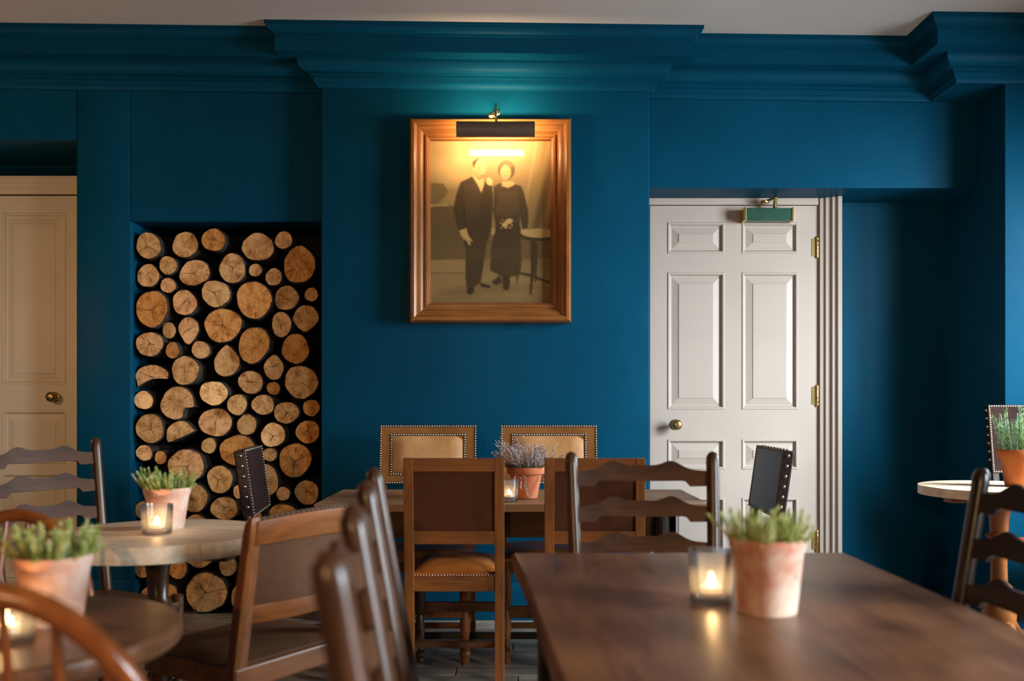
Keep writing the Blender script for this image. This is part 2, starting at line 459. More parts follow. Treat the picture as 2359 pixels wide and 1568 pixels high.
# right wall with two window openings, the nearer one added for foreground light
bx = []; yy = YB
for (wy, ww, z0, z1) in sorted(WIN):
    bx.append((XW1, XW1 + .2, yy, wy - ww/2, 0, TOP)); bx.append((XW1, XW1 + .2, wy - ww/2, wy + ww/2, 0, z0))
    bx.append((XW1, XW1 + .2, wy - ww/2, wy + ww/2, z1, TOP)); yy = wy + ww/2
bx.append((XW1, XW1 + .2, yy, YP, 0, TOP))
wall('wall_right', bx, 'blue side wall with a sash window and an added second one')
for i, (wy, ww, z0, z1) in enumerate(sorted(WIN)):  # the first, nearer window is an addition that lights tables and chairs
    fr = MB(); x0, x1 = XW1 + .08, XW1 + .13
    for a, b_ in ((wy - ww/2, wy - ww/2 + .05), (wy + ww/2 - .05, wy + ww/2), (wy - .015, wy + .015)): fr.box(x0, x1, a, b_, z0, z1)
    for a, b_ in ((z0, z0 + .06), (z1 - .06, z1), ((z0+z1)/2 - .02, (z0+z1)/2 + .02)): fr.box(x0 + .001, x1 - .001, wy - ww/2, wy + ww/2, a, b_)
    fo = tag(fr.build('window_%d' % (i + 1), 'cream_paint'), 'unseen white sash window in the side wall', 'window', kind='structure')
    for sy in (0, 1):
        for sz in (0, 1):
            y0 = wy - ww/2 + .05 if sy == 0 else wy + .015; y1 = wy - .015 if sy == 0 else wy + ww/2 - .05
            za = z0 + .06 if sz == 0 else (z0+z1)/2 + .02; zb = (z0+z1)/2 - .02 if sz == 0 else z1 - .06
            MB().box(x0 + .022, x0 + .026, y0, y1, za, zb).build('pane', 'window_glass', fo)

# ------------------------------------------------------------------ cornice and skirting: mitred sweeps along the wall line
def sweep(name, path, prof, ztop, mat, slope=CSL):
    n = len(path); pts = [Vector(p) for p in path]
    nor = []
    for i in range(n - 1):
        d_ = (pts[i+1] - pts[i]).normalized(); nor.append(Vector((d_.y, -d_.x)))   # room side
    offs = []
    for i in range(n):
        if i == 0: offs.append(nor[0])
        elif i == n - 1: offs.append(nor[-1])
        else:
            a, b_ = nor[i-1], nor[i]; s_ = a + b_
            offs.append(s_ / (1 + a.dot(b_)))
    vs = []; fs = []; m_ = len(prof)
    for i in range(n):
        for (p, dz) in prof:
            q = pts[i] + offs[i] * p
            vs.append((q.x, q.y, ztop + slope * q.x + dz))
    for i in range(n - 1):
        for j in range(m_ - 1):
            fs.append((i*m_+j, (i+1)*m_+j, (i+1)*m_+j+1, i*m_+j+1))
    return MB().add(vs, fs).build(name, mat, smooth=25)

def arc(p0, p1, bulge, n=6):
    (x0, y0), (x1, y1) = p0, p1
    r_ = []
    for k in range(n + 1):
        t = k / n
        mx_, my_ = x0 + (x1 - x0) * t, y0 + (y1 - y0) * t
        h = bulge * math.sin(PI * t)
        dx, dy = x1 - x0, y1 - y0; l_ = math.hypot(dx, dy)
        r_.append((mx_ - dy / l_ * h, my_ + dx / l_ * h))
    return r_
cprof = [(0.24, 0.02), (0.24, -0.012), (0.232, -0.013)] + arc((0.232, -0.016), (0.208, -0.046), 0.006) + [(0.204, -0.048), (0.204, -0.056), (0.196, -0.058), (0.196, -0.138),
        (0.105, -0.138), (0.105, -0.150)] + arc((0.105, -0.152), (0.055, -0.200), 0.012, 8) + [(0.048, -0.203), (0.048, -0.214), (0.036, -0.216), (0.034, -0.240)] + arc((0.034, -0.240), (0.014, -0.262), -0.004, 4) + [(0.0, -0.264)]
o = sweep('trim_1', [(XW0, YL), (XCL, YL), (XCL, YC), (XCR, YC), (XCR, YR), (2.28, YR), (2.28, YP), (2.77, YP), (2.77, YB)], cprof, CEIL0, 'blue_paint')
tag(o, 'deep blue moulded cornice stepping round the chimney breast', 'cornice', kind='structure')

bprof = [(0.0, 0.192), (0.006, 0.190), (0.012, 0.178), (0.016, 0.160), (0.020, 0.155), (0.022, 0.030), (0.030, 0.028), (0.030, 0.0)]
bprof = [(p, z) for p, z in bprof]
o = sweep('baseboard_chimney', [(XCL, 5.3), (XCL, YC), (XCR, YC), (XCR, 5.18)], bprof, 0, 'blue_paint', 0)
tag(o, 'blue moulded skirting board round the chimney breast', 'skirting board', kind='structure')
o = sweep('baseboard_pier', [(XA, 5.4), (XA, YL), (XN0, YL), (XN0, 5.0)], bprof, 0, 'blue_paint', 0)
tag(o, 'dark blue skirting board under the strip between door and niche', 'skirting board', kind='structure')
o = sweep('baseboard_alcove', [(PX(1935, 5.2) + .03, 5.30), (XPIER, 5.30), (XPIER, YP), (XW1, YP)], bprof, 0, 'blue_paint', 0)
tag(o, 'blue skirting board in the shadowed alcove', 'skirting board', kind='structure')

# ------------------------------------------------------------------ doors
def panel_mesh(w_, h_, inv=False):
    """raised-and-fielded panel: moulding frame, sunk border, raised field; faces -Y, front of the door face at y=0"""
    rings = [(0.0, 0.0), (0.004, -0.004), (0.012, -0.003), (0.020, 0.012), (0.026, 0.013), (0.062, 0.004), (0.066, 0.001)]
    vs = []; fs = []
    for ins, dy in rings:
        x, z = w_/2 - ins, h_/2 - ins
        vs += [(-x, dy, -z), (x, dy, -z), (x, dy, z), (-x, dy, z)]
    for i in range(len(rings) - 1):
        for k in range(4):
            k2 = (k + 1) % 4
            fs.append((i*4+k, i*4+k2, (i+1)*4+k2, (i+1)*4+k))
    b_ = (len(rings) - 1) * 4
    fs.append((b_, b_+1, b_+2, b_+3))
    return MB().add(vs, fs)

def door(name, mat, label, d, x0, x1, ztop, cols, rows, knob):
    """stile-and-rail door whose front face lies at y=d; cols / rows are panel extents in metres"""
    th = 0.045
    mb = MB()
    xs = [x0] + [c for cc in cols for c in cc] + [x1]
    for i in range(0, len(xs), 2): mb.box(xs[i], xs[i+1], d, d + th, 0.012, ztop)
    zs = [0.012] + [r_ for rr in reversed(rows) for r_ in rr] + [ztop]
    for (a, b_) in cols:
        for i in range(0, len(zs), 2): mb.box(a, b_, d, d + th, zs[i], zs[i+1])
    do = tag(mb.build(name, mat), label, 'door', kind='structure')
    for (a, b_) in cols:
        for (z0, z1) in rows:
            o_ = panel_mesh(b_ - a, z1 - z0).build('panel', mat, do)
            o_.location = ((a + b_)/2, d, (z0 + z1)/2)
    kx, kz = knob
    T = Matrix.Translation((kx, d, kz)) @ Matrix.Rotation(R(90), 4, 'X')
    k = MB().lathe([(0.030, 0), (0.030, 0.004), (0.024, 0.008), (0.011, 0.012), (0.010, 0.030), (0.020, 0.036), (0.029, 0.046), (0.030, 0.056), (0.024, 0.066), (0.010, 0.071)], 24, T).build('door_knob', 'dark_brass', do, smooth=50)
    return do

D2 = 5.20
cols = [(PX(1538, D2), PX(1670, D2)), (PX(1709, D2), PX(1839, D2))]
rows = [(PZ(584, D2), PZ(512, D2)), (PZ(943, D2), PZ(627, D2)), (PZ(1081, D2), PZ(1011, D2)), (PZ(1335, D2), PZ(1146, D2))]
xd0, xd1, zt = PX(1498, D2), PX(1880, D2), PZ(474, D2)
dr = door('door_2', 'cream_paint', 'white eight-panel door with brass knob and hinges', D2, xd0, xd1, zt, cols, rows, (PX(1556, D2), PZ(978, D2 - .05)))
for py in (570, 911, 1245):
    hz = PZ(py, D2); hx = xd1 + 0.006
    hb = MB().lathe([(0.004, -0.062), (0.0075, -0.056), (0.0075, 0.056), (0.004, 0.062)], 12, Matrix.Translation((hx, D2 - .006, hz)))
    for k in range(5): hb.lathe([(0.0088, -.004), (0.0088, .004)], 12, Matrix.Translation((hx, D2 - .006, hz - .048 + k * .024)))
    hb.box(hx - .03, hx, D2 - .0025, D2 + .001, hz - .05, hz + .05)
    hb.build('hinge', 'brass', dr, smooth=40)
# overhead closer: green box with brass ends, elbow arm to the frame
cl = MB().box(PX(1716, 5.15), PX(1822, 5.15), 5.125, D2 - .0005, PZ(508, 5.13), PZ(479, 5.13)).build('door_closer', 'closer_green', dr, bevel=0.004)
e = MB(); e.box(PX(1711, 5.15), PX(1717, 5.15), 5.121, D2 - .0008, PZ(509, 5.13), PZ(478, 5.13)); e.box(PX(1821, 5.15), PX(1826, 5.15), 5.121, D2 - .0008, PZ(509, 5.13), PZ(478, 5.13))
e.build('end_cap', 'brass', cl, bevel=0.002)
a = MB(); p1 = P(1783, 470, 5.12); p2 = P(1787, 452, 5.02); p3 = P(1760, 465, 5.185)
a.tube([P(1786, 478, 5.14), P(1787, 452, 5.10)], 0.012, 12); a.tube([P(1787, 456, 5.10), P(1762, 464, 5.14)], 0.007, 10)
a.lathe([(0.028, -.006), (0.028, .0), (0.020, .004), (0.022, .008), (0.012, .012)], 20, Matrix.Translation(P(1761, 466, 5.14)))
a.build('closer_arm', 'brass', cl, smooth=40)
# frame and architrave of that door: head, jamb strip, moulded right side
mb = MB()
ZL_ = ZLR
mb.box(XCR, PX(1884, D2), D2 - .012, 5.42, zt + .004, ZL_)
mb.box(XCR, xd0 - .004, D2 - .0, 5.42, 0, zt + .004)
mb.box(xd1 + .003, xd1 + .022, D2 + .004, 5.42, 0, ZL_)
aprof_x = [(0.006, -0.006), (0.006, 0.012), (0.030, 0.016), (0.034, 0.026), (0.060, 0.030), (0.066, 0.044), (0.085, 0.046), (0.092, 0.060), (0.112, 0.062), (0.118, 0.050), (0.122, -0.08)]
xa0 = xd1 + 0.014
vs = []; fs = []
for (ax, ay) in aprof_x:
    for zz in (0.0, ZL_): vs.append((xa0 + ax, D2 - ay, zz))
for i in range(len(aprof_x) - 1): fs.append((2*i, 2*i+2, 2*i+3, 2*i+1))
mb.add(vs, fs)
tag(mb.build('trim_2', 'cream_paint', smooth=30), 'white moulded architrave of the eight-panel door', 'door frame', kind='structure')

D1 = 5.30
cols = [(PX(-161, D1), PX(-14, D1)), (PX(6, D1), PX(153, D1))]
rows = [(PZ(885, D1), PZ(490, D1)), (PZ(1068, D1), PZ(945, D1)), (PZ(1330, D1), PZ(1090, D1))]
door('door_1', 'warm_cream_paint', 'warm cream panelled door with dark brass knob', D1, PX(-188, D1), PX(180, D1), PZ(451, D1), cols, rows, (PX(128, D1), PZ(914, D1 - .05)))
mb = MB()
za, zb = PZ(450, D1), PZ(410, D1)
hp = [(0.0, za + .004), (-.012, za + .006), (-.012, za + .035), (-.024, za + .045), (-.024, za + .060), (-.040, za + .075), (-.040, zb - .012), (-.050, zb - .008), (-.050, zb), (0.10, zb)]
vs = []; fs = []
for (py_, pz_) in hp:
    for xx in (PX(-230, D1), PX(215, D1)): vs.append((xx, D1 + py_, pz_))
for i in range(len(hp) - 1): fs.append((2*i, 2*i+1, 2*i+3, 2*i+2))
mb.add(vs, fs)
mb.box(PX(181, D1), PX(215, D1), D1 - .02, D1 + .1, 0, za + .004); mb.box(PX(-230, D1), PX(-189, D1), D1 - .02, D1 + .1, 0, za + .004)
tag(mb.build('trim_3', 'warm_cream_paint', smooth=25), 'warm cream moulded door head', 'door frame', kind='structure')

# ------------------------------------------------------------------ firewood logs in the niche
LA = [  # read on a crop of the photo: x, y, width, height, tilt in degrees, shape, tone
 (232,242,195,205,0,'',1),(503,235,203,205,0,'',1),(710,200,185,180,0,'',3),(1040,252,255,220,-8,'',0),(1227,202,140,138,0,'',0),(1345,383,252,290,0,'',2),
 (376,387,142,145,0,'',1),(577,447,252,195,-14,'',0),(851,410,200,245,0,'',1),(1020,422,103,103,0,'',0),(1155,473,130,140,0,'',1),(230,463,172,187,0,'',1),
 (377,535,120,122,0,'',0),(723,590,232,205,8,'',1),(1010,642,272,300,0,'',2),(1250,628,195,190,0,'',1),(1432,602,108,106,0,'',0),(257,707,256,286,0,'',3),
 (498,662,195,198,0,'',0),(527,868,168,210,0,'point',0),(787,832,302,262,0,'',2),(1218,832,150,208,0,'',0),(1392,780,212,208,0,'point',1),(384,866,108,126,0,'',1),
 (240,967,213,197,0,'',0),(1000,975,235,300,14,'',3),(1310,993,222,230,0,'',3),(408,1013,108,128,0,'',3),(490,1008,50,70,0,'',4),(617,1010,145,140,20,'',1),
 (813,1090,206,250,0,'pear',1),(255,1207,256,190,-6,'bite',0),(503,1162,212,236,0,'',1),(1153,1135,155,205,0,'pear',1),(1358,1247,268,255,0,'',1),(985,1248,196,185,0,'',0),
 (1152,1293,106,102,0,'',2),(195,1381,150,145,0,'',5),(445,1410,266,260,0,'notch',0),(712,1328,220,196,0,'',5),(887,1417,155,168,0,'',1),(1083,1417,175,163,0,'',1),
 (1240,1470,195,175,-10,'',1),(1432,1437,130,135,0,'',2)]
LB = [(237,178,222,222,0,'',1),(712,133,255,225,0,'',0),(463,240,230,200,0,'half',1),(935,150,155,160,0,'',1),(1127,225,190,188,0,'',5),(1380,203,180,185,0,'',2),
 (196,354,128,122,0,'',5),(315,388,95,103,0,'',2),(500,430,275,250,0,'',0),(663,302,118,120,0,'',1),(875,335,290,235,0,'',3),(1104,366,115,100,0,'',0),
 (1287,405,250,265,0,'',2),(743,545,205,210,0,'',1),(1085,552,175,245,0,'',1),(1200,648,110,105,0,'',0),(1372,640,185,190,0,'',1),(553,665,205,230,0,'',1),
 (872,635,70,105,0,'',0),(775,755,205,185,0,'',1),(1035,770,75,125,0,'',1),(1200,800,215,170,0,'',2),(175,765,95,135,0,'',1),(435,800,80,85,0,'',1),
 (570,850,150,110,0,'',1),(180,1190,125,150,0,'',1),(437,1190,140,165,0,'',2),(598,1100,210,180,0,'',1),(800,1170,140,155,0,'',1),(310,1370,280,170,0,'',2),
 (645,1365,330,300,0,'',1),(905,1400,170,220,0,'',1),
 (320,980,190,150,0,'',1),(760,990,150,150,0,'',0),(470,980,100,110,0,'',0),(620,965,110,90,0,'',1),(940,940,170,190,0,'',1),(1110,960,140,130,0,'',0),(1270,980,170,160,0,'',2),(1400,860,120,140,0,'',1),
 (1000,1150,190,200,0,'',1),(1190,1150,160,180,0,'',2),(1370,1150,180,170,0,'',0),(1100,1360,200,190,0,'',1),(1310,1370,220,200,0,'',1)]
LOGS = [(270 + x/3.2, 490 + y/3.2, w_/3.2, h_/3.2, t, s_, c) for x, y, w_, h_, t, s_, c in LA] + \
       [(270 + x/3.137, 930 + y/3.137, w_/3.137, h_/3.137, t, s_, c) for x, y, w_, h_, t, s_, c in LB]
TINT = [(1.12, 1.0, 0.92), (1.0, 0.92, 0.78), (1.08, 0.80, 0.50), (0.86, 0.62, 0.34), (0.55, 0.48, 0.42), (1.45, 1.38, 1.28)]
TONE = ['pinkish', 'tan', 'orange', 'dark amber', 'dull brown', 'pale cream']
SHAPE = {'': 'round', 'point': 'teardrop-ended', 'pear': 'pear-shaped', 'bite': 'flat-bottomed', 'notch': 'heart-notched', 'half': 'split half-round'}
rl = random.Random(3)
# let neighbours settle so that they touch without cutting into one another
LOGS = [list(q) for q in LOGS]
for it in range(60):
    for i in range(len(LOGS)):
        for j in range(i):
            A, B = LOGS[i], LOGS[j]
            dx, dy = A[0] - B[0], A[1] - B[1]; dd = math.hypot(dx, dy) or 1
            c_, s_ = abs(dx / dd), abs(dy / dd)
            ra = 1 / math.hypot(c_ / (A[2]/2), s_ / (A[3]/2)); rb = 1 / math.hypot(c_ / (B[2]/2), s_ / (B[3]/2))
            ov = ra + rb - dd
            if ov > 0:
                k_ = min(ov * .25, 1.0)
                A[0] += dx/dd*k_; A[1] += dy/dd*k_; B[0] -= dx/dd*k_; B[1] -= dy/dd*k_
    for A in LOGS:
        A[0] = min(max(A[0], 308 + A[2]/2), 738 - A[2]/2); A[1] = min(A[1], 1412 - A[3]/2)
for i in range(len(LOGS)):
    for j in range(i):
        A, B = LOGS[i], LOGS[j]
        dx, dy = A[0] - B[0], A[1] - B[1]; dd = math.hypot(dx, dy) or 1
        c_, s_ = abs(dx / dd), abs(dy / dd)
        ra = 1 / math.hypot(c_ / (A[2]/2), s_ / (A[3]/2)); rb = 1 / math.hypot(c_ / (B[2]/2), s_ / (B[3]/2))
        if ra + rb > dd:
            f_ = max(.80, dd / (ra + rb)) ; A[2] *= f_; A[3] *= f_; B[2] *= f_; B[3] *= f_
for (px, py, lw, lh, tilt, shp, tone) in LOGS:
    d = 4.965 + rl.uniform(-0.022, 0.022)
    if tone == 4: d = 5.05
    c = P(px, py, d)
    a_, b_ = .975 * lw / F_PX * d / 2, .975 * lh / F_PX * d / 2
    ns = 32; ph = [rl.uniform(0, 2*PI) for _ in range(4)]
    big = max(lw, lh) > 70
    out_ = []
    for k in range(ns):
        t = 2 * PI * k / ns
        rr = 1 + 0.030*math.sin(2*t+ph[0]) + 0.028*math.sin(3*t+ph[1]) + 0.016*math.sin(5*t+ph[2]) + 0.008*math.sin(9*t+ph[3]) + rl.uniform(-.012, .012)
        x_, z_ = math.cos(t) * rr, math.sin(t) * rr
        if shp == 'point': x_ *= (1 + 0.42 * min(0, z_)) if z_ < 0 else 1.0
        if shp == 'pear': x_ *= 1 - 0.40 * max(0, z_)**1.3
        if shp == 'bite' and z_ < -0.35: z_ = -0.35 - 0.25 * (z_ + 0.35) - 0.45 * max(0, -x_) * 0.9
        if shp == 'half':
            lim = -0.15 + 0.55 * x_
            if z_ < lim: z_ = lim + 0.1 * (z_ - lim)
        if shp == 'notch':
            dx, dz = x_ - 0.72, z_ + 0.62; dd = math.hypot(dx, dz)
            if dd < 0.5: x_, z_ = x_ - (0.5 - dd) * 0.75, z_ + (0.5 - dd) * 0.75
        x_, z_ = x_ * a_, z_ * b_
        ct, st = math.cos(R(-tilt)), math.sin(R(-tilt))
        out_.append((x_ * ct - z_ * st, x_ * st + z_ * ct))
    mb = MB()
    cxo, czo = rl.uniform(-.1, .1) * a_, rl.uniform(-.1, .1) * b_
    ln_ = rl.uniform(0.28, 0.33)
    vs = [(cxo, rl.uniform(-.002, .002), czo)] + [(x_ * .94, 0, z_ * .94) for x_, z_ in out_] + [(x_, 0.006, z_) for x_, z_ in out_] + [(x_ * .98, ln_, z_ * .98) for x_, z_ in out_]
    fs = [(0, 1 + k, 1 + (k + 1) % ns) for k in range(ns)]; mi = [0] * ns
    for q in (0, 1):
        for k in range(ns):
            k2 = (k + 1) % ns; o0 = 1 + q * ns; o1 = o0 + ns
            fs.append((o0 + k, o1 + k, o1 + k2, o0 + k2)); mi.append(1)
    fs.append(tuple(1 + 2*ns + k for k in range(ns))); mi.append(1)
    mb.add(vs, fs); mb.mi = mi
    lg = mb.build('firewood_log', ['log_end', 'bark'], loc=c, rot=(rl.uniform(-.02, .02), 0, rl.uniform(-.02, .02)))
    col = lg.data.color_attributes.new('tint', 'FLOAT_COLOR', 'POINT')
    v_ = rl.uniform(0.88, 1.1)
    for q in col.data: q.color = (*[ch * v_ for ch in TINT[tone]], 1)
    size = 'thin' if max(lw, lh) < 48 else ('stout' if max(lw, lh) > 74 else 'medium')
    lab = '%s %s %s sawn log end stacked in the dark wall niche' % (size, TONE[tone], SHAPE[shp])
    tag(lg, lab, 'log', 'firewood logs stacked in the niche')
    # drying cracks on the larger ends
    ncr = 0
    if max(lw, lh) > 55 and rl.random() < 0.72:
        ck = MB(); nck = rl.choice([1, 2, 3, 3]); ncr = nck
        a0 = rl.uniform(0, 2*PI)
        for q in range(nck):
            an = a0 + q * 2 * PI / max(nck, 2) + rl.uniform(-.4, .4)
            le = rl.uniform(.45, .85); w0 = rl.uniform(.0012, .0022)
            pts = []
            for k in range(5):
                t = k / 4 * le
                jit = rl.uniform(-.02, .02) * (k > 0)
                pts.append((cxo + math.cos(an + jit) * a_ * t, czo + math.sin(an + jit) * b_ * t))
            nx, nz_ = -math.sin(an), math.cos(an)
            vs = []; fs = []
            for k, (x_, z_) in enumerate(pts):
                ww_ = w0 * (1 - k / 4.4)
                vs += [(x_ - nx*ww_, -.0030, z_ - nz_*ww_), (x_ + nx*ww_, -.0030, z_ + nz_*ww_)]
            for k in range(4): fs.append((2*k, 2*k+1, 2*k+3, 2*k+2))
            ck.add(vs, fs)
        ck.build('drying_crack', 'crack_dark', lg)
    lg['label'] = lab.replace(' sawn log end', ' log end ' + ('without cracks', 'with one drying crack', 'with two drying cracks', 'with three drying cracks')[ncr])

# ------------------------------------------------------------------ framed portrait
FD = 4.775
fw, fh = 374 / F_PX * FD, 472 / F_PX * FD
fc = P(1130, 506, FD); fc.y = YC
pic = thing('framed_portrait', 'oak-framed sepia photograph of a standing couple on chimney breast', 'picture', fc)
fprof = [(0.0, 0.0), (0.0, 0.050), (0.004, 0.066), (0.012, 0.075), (0.026, 0.077), (0.036, 0.070), (0.041, 0.060), (0.044, 0.060), (0.060, 0.054), (0.070, 0.044), (0.072, 0.036), (0.080, 0.036), (0.082, 0.043), (0.092, 0.043), (0.096, 0.036), (0.102, 0.034), (0.107, 0.026), (0.107, 0.012)]
for side in range(4):
    vs = []; fs = []
    hor = side % 2 == 0
    for (ins, dp) in fprof:
        x_, z_ = fw/2 - ins, fh/2 - ins
        cor = [(-x_, z_), (x_, z_), (x_, -z_), (-x_, -z_)]
        A, B = cor[side], cor[(side + 1) % 4]
        vs += [(A[0], -dp - .002, A[1]), (B[0], -dp - .002, B[1])]
    for i in range(len(fprof) - 1): fs.append((2*i, 2*i+1, 2*i+3, 2*i+2))
    MB().add(vs, fs).build('frame_rail', 'oak_frame_h' if hor else 'oak_frame_v', pic, smooth=35)
MB().box(-fw/2 + .01, fw/2 - .01, -.010, -.002, -fh/2 + .01, fh/2 - .01).build('backing_board', 'brown_wood', pic)

# the print: tones of the old photograph laid on a fine grid (u, v in pixels of a crop of the photo)
U0, U1, V0, V1 = 36, 1068, 82, 1472
nu, nv = 172, 232
uu, vv = np.meshgrid(np.linspace(U0, U1, nu), np.linspace(V0, V1, nv))
def poly(pts):
    ins = np.zeros_like(uu, bool); n_ = len(pts)
    for i in range(n_):
        (x0, y0), (x1, y1) = pts[i], pts[(i + 1) % n_]
        if y0 == y1: continue
        c_ = ((y0 > vv) != (y1 > vv)) & (uu < (x1 - x0) * (vv - y0) / (y1 - y0) + x0)
        ins ^= c_
    return soft(ins.astype(float), 1)
def soft(a, n_):
    for _ in range(n_):
        p_ = np.pad(a, 1, mode='edge')
        a = (p_[:-2, 1:-1] + p_[2:, 1:-1] + p_[1:-1, :-2] + p_[1:-1, 2:] + 2 * p_[1:-1, 1:-1]) / 6
    return a
def ell(cx_, cy_, rx, ry, s=0.12, rot=0):
    c_, s_ = math.cos(R(rot)), math.sin(R(rot))
    x_ = (uu - cx_) * c_ + (vv - cy_) * s_; y_ = -(uu - cx_) * s_ + (vv - cy_) * c_
    q = np.sqrt((x_/rx)**2 + (y_/ry)**2)
    return np.clip((1 + s - q) / (2*s), 0, 1)
tone_ = 0.50 - 0.00006 * (vv - 82)
rngp = np.random.RandomState(4)
def mixin(mask, val):
    global tone_
    tone_ = tone_ * (1 - mask) + val * mask
# backdrop: cloudy left side, draped curtain right
mixin(ell(200, 290, 190, 150, .6) * .7, 0.80); mixin(ell(110, 170, 120, 70, .8) * .5, 0.48); mixin(ell(280, 400, 130, 60, .7) * .5, 0.78)
cur = np.clip((uu - (1000 - (vv - 80) * .16)) / 60, 0, 1) * (vv < 850)
mixin(cur * .8, 0.36 + 0.12 * np.sin((uu + vv * .28) / 24.0))
mixin(np.clip(1 - np.abs(uu - (930 - (vv - 200) * .18)) / 22, 0, 1) * (vv < 840) * .6, 0.66)
mixin(poly([(36, 440), (150, 445), (190, 500), (180, 560), (110, 620), (36, 628)]), 0.34)
mixin(poly([(110, 615), (180, 545), (260, 520), (260, 660), (200, 640)]), 0.50)
mixin(poly([(36, 640), (240, 640), (300, 860), (340, 1000), (345, 1100), (36, 1106)]), 0.27)
mixin(poly([(36, 626), (190, 626), (188, 640), (36, 642)]), 0.66)
mixin(poly([(800, 850), (1068, 850), (1068, 1096), (800, 1096)]), 0.30)
mixin(poly([(500, 860), (620, 860), (600, 1100), (500, 1100)]), 0.32)
mixin(poly([(36, 1100), (1068, 1092), (1068, 1472), (36, 1472)]), 0.42 + 0.05 * np.sin(vv / 90.0))
mixin(poly([(50, 1105), (345, 1098), (345, 1210), (44, 1216)]), 0.50); mixin(poly([(40, 1213), (345, 1209), (345, 1216), (40, 1220)]), 0.30)
mixin(ell(300, 1380, 140, 40, .6) * .5, 0.30); mixin(ell(640, 1340, 260, 40, .6) * .5, 0.28)
# plant-stand table on the right
mixin(poly([(896, 940), (938, 940), (930, 1200), (905, 1400), (888, 1400), (900, 1180)]), 0.14); mixin(poly([(935, 950), (958, 950), (950, 1280), (930, 1290)]), 0.15)
mixin(poly([(810, 1206), (900, 1222), (1068, 1290), (1068, 1306), (890, 1246), (806, 1226)]), 0.15); mixin(poly([(776, 1200), (794, 1200), (788, 1305), (776, 1300)]), 0.15)
mixin(ell(965, 895, 165, 44, .06), 0.15); mixin(ell(975, 872, 155, 40, .06), 0.72)
# woman: dress, sleeves, shoes, head
mixin(poly([(585, 470), (640, 440), (700, 485), (760, 445), (820, 470), (850, 560), (880, 700), (872, 830), (830, 845), (805, 720), (812, 900), (822, 1100), (808, 1232), (700, 1252), (630, 1232), (552, 1190), (560, 1000), (600, 800), (578, 700)]), 0.17)
mixin(poly([(640, 520), (790, 520), (800, 690), (700, 740), (590, 700)]) * .5, 0.26)
mixin(poly([(620, 780), (800, 780), (815, 1000), (560, 1000)]) * .4, 0.12)
mixin(poly([(655, 1235), (722, 1235), (716, 1350), (690, 1368), (662, 1350)]), 0.12); mixin(poly([(560, 1290), (640, 1230), (660, 1300), (600, 1322)]), 0.15)
mixin(poly([(655, 430), (745, 425), (768, 450), (712, 482), (650, 468)]), 0.74)
mixin(ell(692, 328, 72, 80, .12), 0.20); mixin(ell(684, 350, 46, 64, .10), 0.66); mixin(ell(700, 285, 50, 30, .5) * .5, 0.46)
mixin(ell(667, 343, 9, 4, .5) * .7, 0.3); mixin(ell(703, 343, 9, 4, .5) * .7, 0.3); mixin(ell(684, 382, 12, 4, .5) * .7, 0.4); mixin(ell(685, 362, 5, 9, .5) * .4, 0.5)
mixin(ell(712, 770, 34, 22, .25, -15), 0.82); mixin(ell(680, 800, 26, 22, .3, -40), 0.78)
for q in range(16): mixin(ell(690 + rngp.uniform(-50, 50), 785 + rngp.uniform(-30, 45), 7, 5, .4), 0.8)
mixin(ell(850, 858, 36, 22, .2), 0.76)
# man: coat, trousers, shoes, shirt, head, hands
mixin(poly([(400, 385), (300, 432), (262, 540), (236, 668), (262, 790), (282, 858), (352, 838), (335, 900), (320, 960), (338, 1000), (345, 1340), (420, 1330), (470, 1300), (498, 1130), (522, 950), (560, 860), (576, 640), (572, 480), (520, 405), (480, 520)]), 0.155)
mixin(poly([(330, 470), (440, 440), (480, 540), (470, 700), (340, 760)]) * .45, 0.22); mixin(poly([(330, 640), (322, 720), (340, 830), (348, 830), (332, 720), (338, 640)]), 0.10)
mixin(poly([(478, 540), (466, 700), (500, 800), (530, 950), (540, 950), (508, 790), (476, 690)]) * .6, 0.09)
mixin(poly([(352, 1340), (412, 1330), (412, 1380), (385, 1404), (350, 1390)]), 0.10); mixin(poly([(470, 1300), (520, 1312), (562, 1332), (540, 1345), (470, 1330)]), 0.10)
mixin(poly([(402, 375), (430, 392), (462, 420), (500, 395), (494, 470), (476, 526), (440, 440), (414, 400)]), 0.86)
mixin(ell(462, 300, 62, 84, .10), 0.68); mixin(poly([(405, 300), (402, 262), (430, 235), (470, 224), (440, 250), (422, 285), (418, 312)]), 0.12)
mixin(ell(462, 312, 11, 5, .5) * .75, 0.26); mixin(ell(508, 312, 10, 5, .5) * .75, 0.26); mixin(ell(480, 376, 17, 5, .5) * .75, 0.34); mixin(ell(490, 345, 7, 15, .5) * .4, 0.48); mixin(ell(440, 350, 22, 46, .6) * .35, 0.5)
mixin(ell(546, 428, 28, 36, .15, -20), 0.84)
mixin(poly([(290, 862), (352, 842), (366, 890), (400, 935), (398, 948), (378, 930), (384, 972), (372, 976), (352, 940), (310, 902)]), 0.72); mixin(poly([(286, 850), (350, 830), (354, 842), (292, 864)]), 0.82)
mixin(poly([(560, 822), (594, 828), (594, 870), (575, 893), (556, 885), (566, 850)]), 0.66)
tone_ = soft(tone_, 1) + rngp.normal(0, 0.012, tone_.shape)
tone_ = np.clip(tone_, 0.03, 0.95)
sep_lo = np.array([0.020, 0.011, 0.006]); sep_hi = np.array([0.82, 0.50, 0.18])
pw_, ph_ = 0.640, 0.858
pz = [(-(pw_/2) + pw_ * (u - U0) / (U1 - U0), 0.0, ph_/2 - ph_ * (v - V0) / (V1 - V0)) for v, u in zip(vv.ravel(), uu.ravel())]
faces_ = [(r_*nu + c_, r_*nu + c_ + 1, (r_+1)*nu + c_ + 1, (r_+1)*nu + c_) for r_ in range(nv - 1) for c_ in range(nu - 1)]
